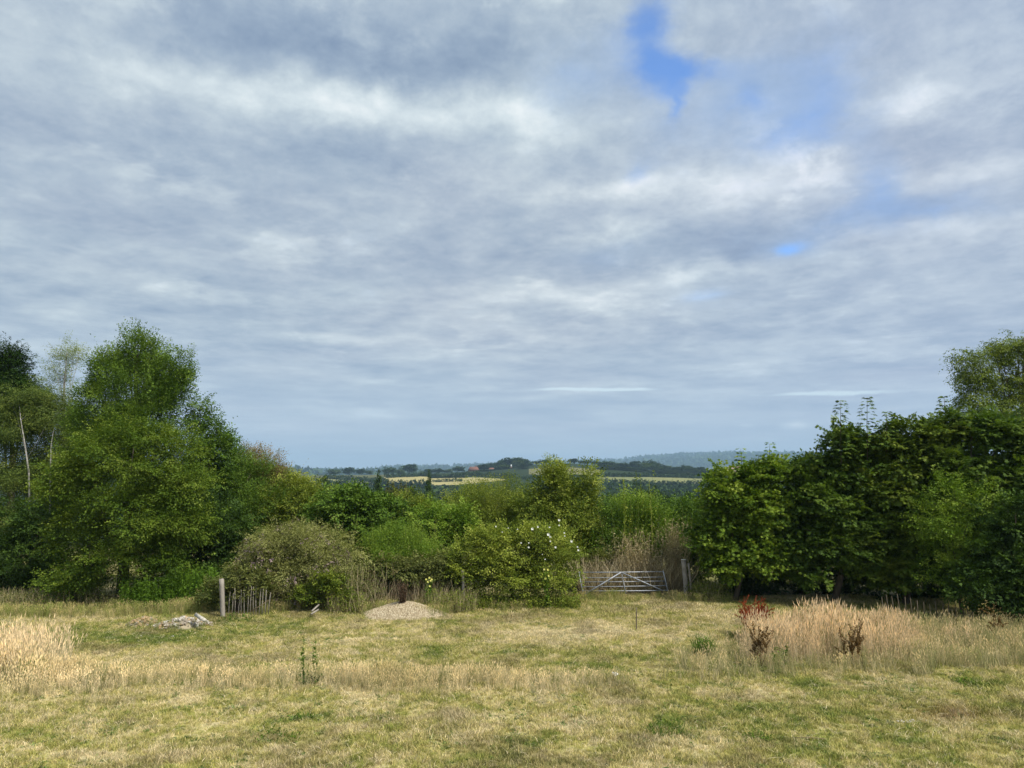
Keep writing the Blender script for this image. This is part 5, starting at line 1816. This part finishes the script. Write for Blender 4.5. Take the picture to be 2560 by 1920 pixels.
# left clump of higher straw
x, y, rs_ = region(26000, 18.0, 22.5, 103)
px = CX + x / y * F_PX
keep = (px < 175 + 30 * rs_.normal(size=len(px))) & (rs_.rand(len(px)) < .22) & (y > 18.8) & (y < 21.8)
x, y = x[keep], y[keep]
c = np.array((.66, .57, .35)) * (.7 + .55 * rs_.rand(len(x)))[:, None]
tall_protos = [tuft(400 + i, 12, .92, .12, .0085, .16, 3, plume=True) for i in range(5)]
scatter('tall_grass', 'waist high straw grass at the left edge of the meadow', np.stack([x, y, terrain(x, y) - .01], 1), c, tall_protos, .75 + .3 * rs_.rand(len(x)), 9, tilt=.10)

# grass growing through the rubble
gr_ = np.random.RandomState(31)
hx, hy = [], []
for a_, b_, c_, e_, n_ in ((388, 520, 1556, 1582, 90), (312, 380, 1560, 1578, 40), (905, 1120, 1530, 1546, 170), (540, 680, 1524, 1536, 60)):
    for _ in range(n_):
        g_ = G(gr_.uniform(a_, b_), gr_.uniform(c_, e_))
        hx.append(g_[0])
        hy.append(g_[1])
x, y = np.array(hx), np.array(hy)
c = np.array((.24, .28, .08)) * (.6 + .7 * gr_.rand(len(x)))[:, None]
scatter('rank_grass', 'sparse grass tufts growing through the rubble and round the gravel', np.stack([x, y, terrain(x, y) + .0], 1), c, strip_protos, .35 + .45 * gr_.rand(len(x)), 29, tilt=.2)

# right stand of tall straw grass
x, y, rs_ = region(70000, 18.5, 26.2, 104)
px = CX + x / y * F_PX
nz = fbm(xy(x, y, .8, 60), 3)
front = np.interp(px, [1760, 1850, 2000, 2250, 2330], [20.3, 20.0, 20.4, 20.8, 21.5])
back = np.interp(px, [1780, 1860, 2000, 2250, 2330], [22.3, 24.0, 25.0, 25.0, 23.5])
inside = (px > 1835 + (nz - .5) * 120) & (px < 2290 + (nz - .5) * 160) & (y > front) & (y < back)
inside |= (px > 2335) & (px < 2405) & (y > 22.3) & (y < 23.3)
edge = np.clip(np.minimum.reduce([(y - front) / .9, (back - y) / 1.2, (px - 1800) / 70, (2300 - px) / 110]), 0, 1)
edge[px > 2320] = .5
keep = inside & (rs_.rand(len(px)) < .25 * (.20 + .80 * edge))
edge = edge[keep]
x, y, px = x[keep], y[keep], px[keep]
hh = (.68 + .5 * fbm(xy(x, y, 1.0, 71), 2)) * (.75 + .35 * np.random.RandomState(5).rand(len(x))) * np.interp(px, [1780, 1880, 2200, 2300, 2400], [.7, 1.0, 1.08, .9, .95]) * (.6 + .42 * edge)
c = np.array((.68, .575, .36)) * (.68 + .55 * np.random.RandomState(6).rand(len(x)))[:, None]
gr = np.random.RandomState(7).rand(len(x)) < .12
c[gr] = np.array((.22, .21, .075))
scatter('tall_grass', 'waist high stand of golden seeding grass in front of the right hand trees', np.stack([x, y, terrain(x, y) - .01], 1), c, tall_protos, hh, 10, tilt=.09)

# greyish rank grass around the stand and at the right edge
x, y, rs_ = region(60000, 18.3, 26.0, 105)
px = CX + x / y * F_PX
nz = fbm(xy(x, y, .9, 80), 3)
pr = np.zeros(len(px))
pr[(px > 2240 + (nz - .5) * 160) & (y > 19.8 + nz) & (y < 25.5)] = .20
pr[(px > 1690 + (nz - .5) * 260) & (px <= 2300) & (y > 18.8 + nz * 1.4) & (y < 20.9)] = .12
pr[(px > 1690) & (px < 1830) & (y > 19) & (y < 22.0)] = .10
keep = rs_.rand(len(px)) < pr
x, y, px = x[keep], y[keep], px[keep]
mixv = np.random.RandomState(9).rand(len(x))[:, None]
c = np.where(mixv < .5, np.array((.31, .32, .13)), np.array((.58, .51, .28))) * (.7 + .5 * np.random.RandomState(10).rand(len(x)))[:, None]
hh = .55 + .7 * fbm(xy(x, y, 1.2, 90), 2) + .2 * mixv[:, 0]
scatter('rank_grass', 'grey green rank grass fringing the golden stand and the right edge', np.stack([x, y, terrain(x, y) - .01], 1), c, strip_protos, hh, 11, tilt=.2)

# fringe along the shrubs
x, y, rs_ = region(50000, 26.2, 31.0, 106)
px = CX + x / y * F_PX
nz = fbm(xy(x, y, .7, 95), 3)
frontl = np.interp(px, [-50, 320, 540, 800, 1120, 1450, 1700, 1800], [26.8, 27.2, 28.1, 28.1, 27.8, 30.0, 30.0, 29.6])
keep = (y > frontl + (nz - .5) * 1.6) & (px < 1830) & (rs_.rand(len(px)) < .30)
x, y, px = x[keep], y[keep], px[keep]
mixv = np.random.RandomState(12).rand(len(x))[:, None]
c = np.where(mixv < .55, np.array((.24, .28, .07)), np.array((.48, .42, .19))) * (.7 + .5 * np.random.RandomState(13).rand(len(x)))[:, None]
hh = .35 + .8 * fbm(xy(x, y, 1.0, 99), 2)
scatter('rank_grass', 'ragged longer grass along the foot of the shrubs', np.stack([x, y, terrain(x, y) - .01], 1), c, strip_protos, hh, 12, tilt=.2)


# ------------------------------------------------------------------ single weeds in the meadow
def weed(name, label, px, base, h, n, spread, stemm, leafm, lf, per, seed, cat='weed', up=.5, w=.012, group=None, lean=.15, branch=0, tlo=.1):
    rs_ = np.random.RandomState(seed)
    gx, gy = G(px, base)
    z = TZ(gx, gy)
    root = empty(name, (gx, gy, z), label, cat, group)
    mb = MB()
    P = []
    for i in range(n):
        a = Vector((gx + rs_.uniform(-spread, spread), gy + rs_.uniform(-spread, spread), z - .02))
        hh = h * rs_.uniform(.6, 1.0) if i else h
        e = a + Vector((rs_.normal() * lean * hh, rs_.normal() * lean * hh, hh))
        mid = a.lerp(e, .5) + Vector((rs_.normal() * .03 * hh, 0, 0))
        mb.tube([a, mid, e], [w / 2, w / 2.6, w / 5], 4)
        st = [(a, e, tlo, 1.02)]
        for b_ in range(branch):
            t = rs_.uniform(.35, .85)
            s_ = a.lerp(e, t)
            e2 = s_ + Vector((rs_.normal() * .16 * hh, rs_.normal() * .16 * hh, .28 * hh * rs_.uniform(.5, 1)))
            mb.tube([s_, e2], [w / 3.5, w / 6], 3)
            st.append((s_, e2, .15, 1.0))
        for (s_, e2, lo, hi) in st:
            for _ in range(per):
                P.append(tuple(s_.lerp(e2, rs_.uniform(lo, hi))))
    P = np.array(P)
    mb.build('stems', M[stemm], root, root.location, attrs=None)
    sz = .6 + .8 * rs_.rand(len(P))
    V, S, L = place_leaves(P + rs_.normal(size=P.shape) * .008, norm(rs_.normal(size=P.shape) + [0, 0, up]), norm(rs_.normal(size=P.shape) + [0, 0, .6]), lf[0] * sz, lf[1] * sz, 'leaf', rs_)
    mesh_np('leaves' if 'dock' not in name else 'seeds', V, S, L, M[leafm], root, [('v', 'FACE', 'FLOAT', rs_.rand(len(P)))], origin=root.location)
    return root


weed('tall_weed', 'left one of two tall single green weeds in the straw strip', 757, 1704, 1.05, 2, .02, 'weedleaf', 'weedleaf', (.085, .024), 60, 1, up=.8, lean=.03)
weed('tall_weed', 'right one of two tall single green weeds in the straw strip', 790, 1700, .92, 2, .02, 'weedleaf', 'weedleaf', (.085, .024), 50, 2, up=.8, lean=.05)
weed('low_weed', 'dark low weed patch at the foot of the two tall weeds', 775, 1708, .20, 34, .32, 'weedleaf', 'dark', (.07, .03), 9, 3, lean=.5)
weed('low_weed', 'dark green low weed tuft left in the lower lawn edge of the straw strip', 480, 1706, .13, 26, .35, 'weedleaf', 'weedleaf', (.06, .022), 6, 4, lean=.6)
weed('dock', 'rust red dock plant at the left end of the golden stand', 1888, 1598, 1.22, 24, .36, 'dockred', 'dockred', (.034, .016), 90, 5, 'dock', lean=.12, branch=6, tlo=.4, up=1.2)
weed('dock', 'brown branching dock left front of the golden stand', 1885, 1672, 1.05, 7, .22, 'dockbrown', 'dockbrown', (.035, .02), 60, 6, 'dock', lean=.22, branch=4, tlo=.4)
weed('dock', 'brown branching dock in the middle of the golden stand', 2138, 1668, 1.15, 8, .17, 'dockbrown', 'dockbrown', (.035, .02), 60, 7, 'dock', lean=.20, branch=4, tlo=.4)
weed('dock', 'dark brown dock stalks before the leaning palings', 2490, 1600, .95, 4, .3, 'dockbrown', 'dockbrown', (.045, .028), 36, 8, 'dock', lean=.1, branch=2, tlo=.4)
weed('grass_clump', 'bright green grass clump left of the golden stand', 1760, 1640, .50, 150, .24, 'fernleaf', 'fernleaf', (.16, .014), 3, 9, 'grass clump', up=2.0, lean=.25)
weed('tall_weed', 'green leafy weed in front of the golden stand', 1945, 1668, .62, 9, .20, 'weedleaf', 'weedleaf', (.08, .035), 26, 10, lean=.12)
weed('grass_clump', 'fresh green grass clump in the lower lawn right of centre', 1665, 1835, .17, 130, .34, 'weedleaf', 'weedleaf', (.09, .012), 2, 11, 'grass clump', up=1.6, lean=.5)
weed('low_weed', 'small bright green weed in the lower right lawn', 1890, 1848, .12, 60, .20, 'fernleaf', 'fernleaf', (.06, .022), 3, 12, lean=.7)
weed('low_weed', 'bright green ragged weed below the two tall weeds', 760, 1795, .14, 30, .18, 'weedleaf', 'weedleaf', (.07, .022), 4, 13, lean=.6)
weed('low_weed', 'wide green weed patch in the lower left lawn', 700, 1842, .10, 70, .42, 'weedleaf', 'weedleaf', (.06, .022), 3, 14, lean=.7)
weed('low_weed', 'yellow green low weed in front of the right edge grass', 2420, 1712, .16, 40, .25, 'fernleaf', 'bright', (.07, .025), 4, 15, lean=.6)
weed('dry_stalk', 'single pale leaning stalk in front of the bare patch at the right', 2520, 1640, .62, 1, .02, 'straw', 'straw', (.05, .012), 6, 16, up=1.5, lean=.35)
weed('low_weed', 'green weed mat in front of the thick post', 595, 1550, .18, 60, .5, 'weedleaf', 'weedleaf', (.07, .03), 4, 17, lean=.5)

mb = MB()
mb.tube([Vector((*G(px, py), .05)) for px, py in ((1985, 1851), (2010, 1850), (2040, 1852), (2065, 1854))], [.006, .009, .008, .005], 5)
tag(mb.build('stick', M['straw']), 'pale straight stick lying in the lower right lawn', 'stick')

print('LEAVES', LEAF_COUNT[0], 'TRIS', sum(sum(len(p.vertices) - 2 for p in me.polygons) if len(me.polygons) < 3000 else int(len(me.loops) - 2 * len(me.polygons)) for me in {o.data for o in bpy.data.objects if o.type == 'MESH'}))
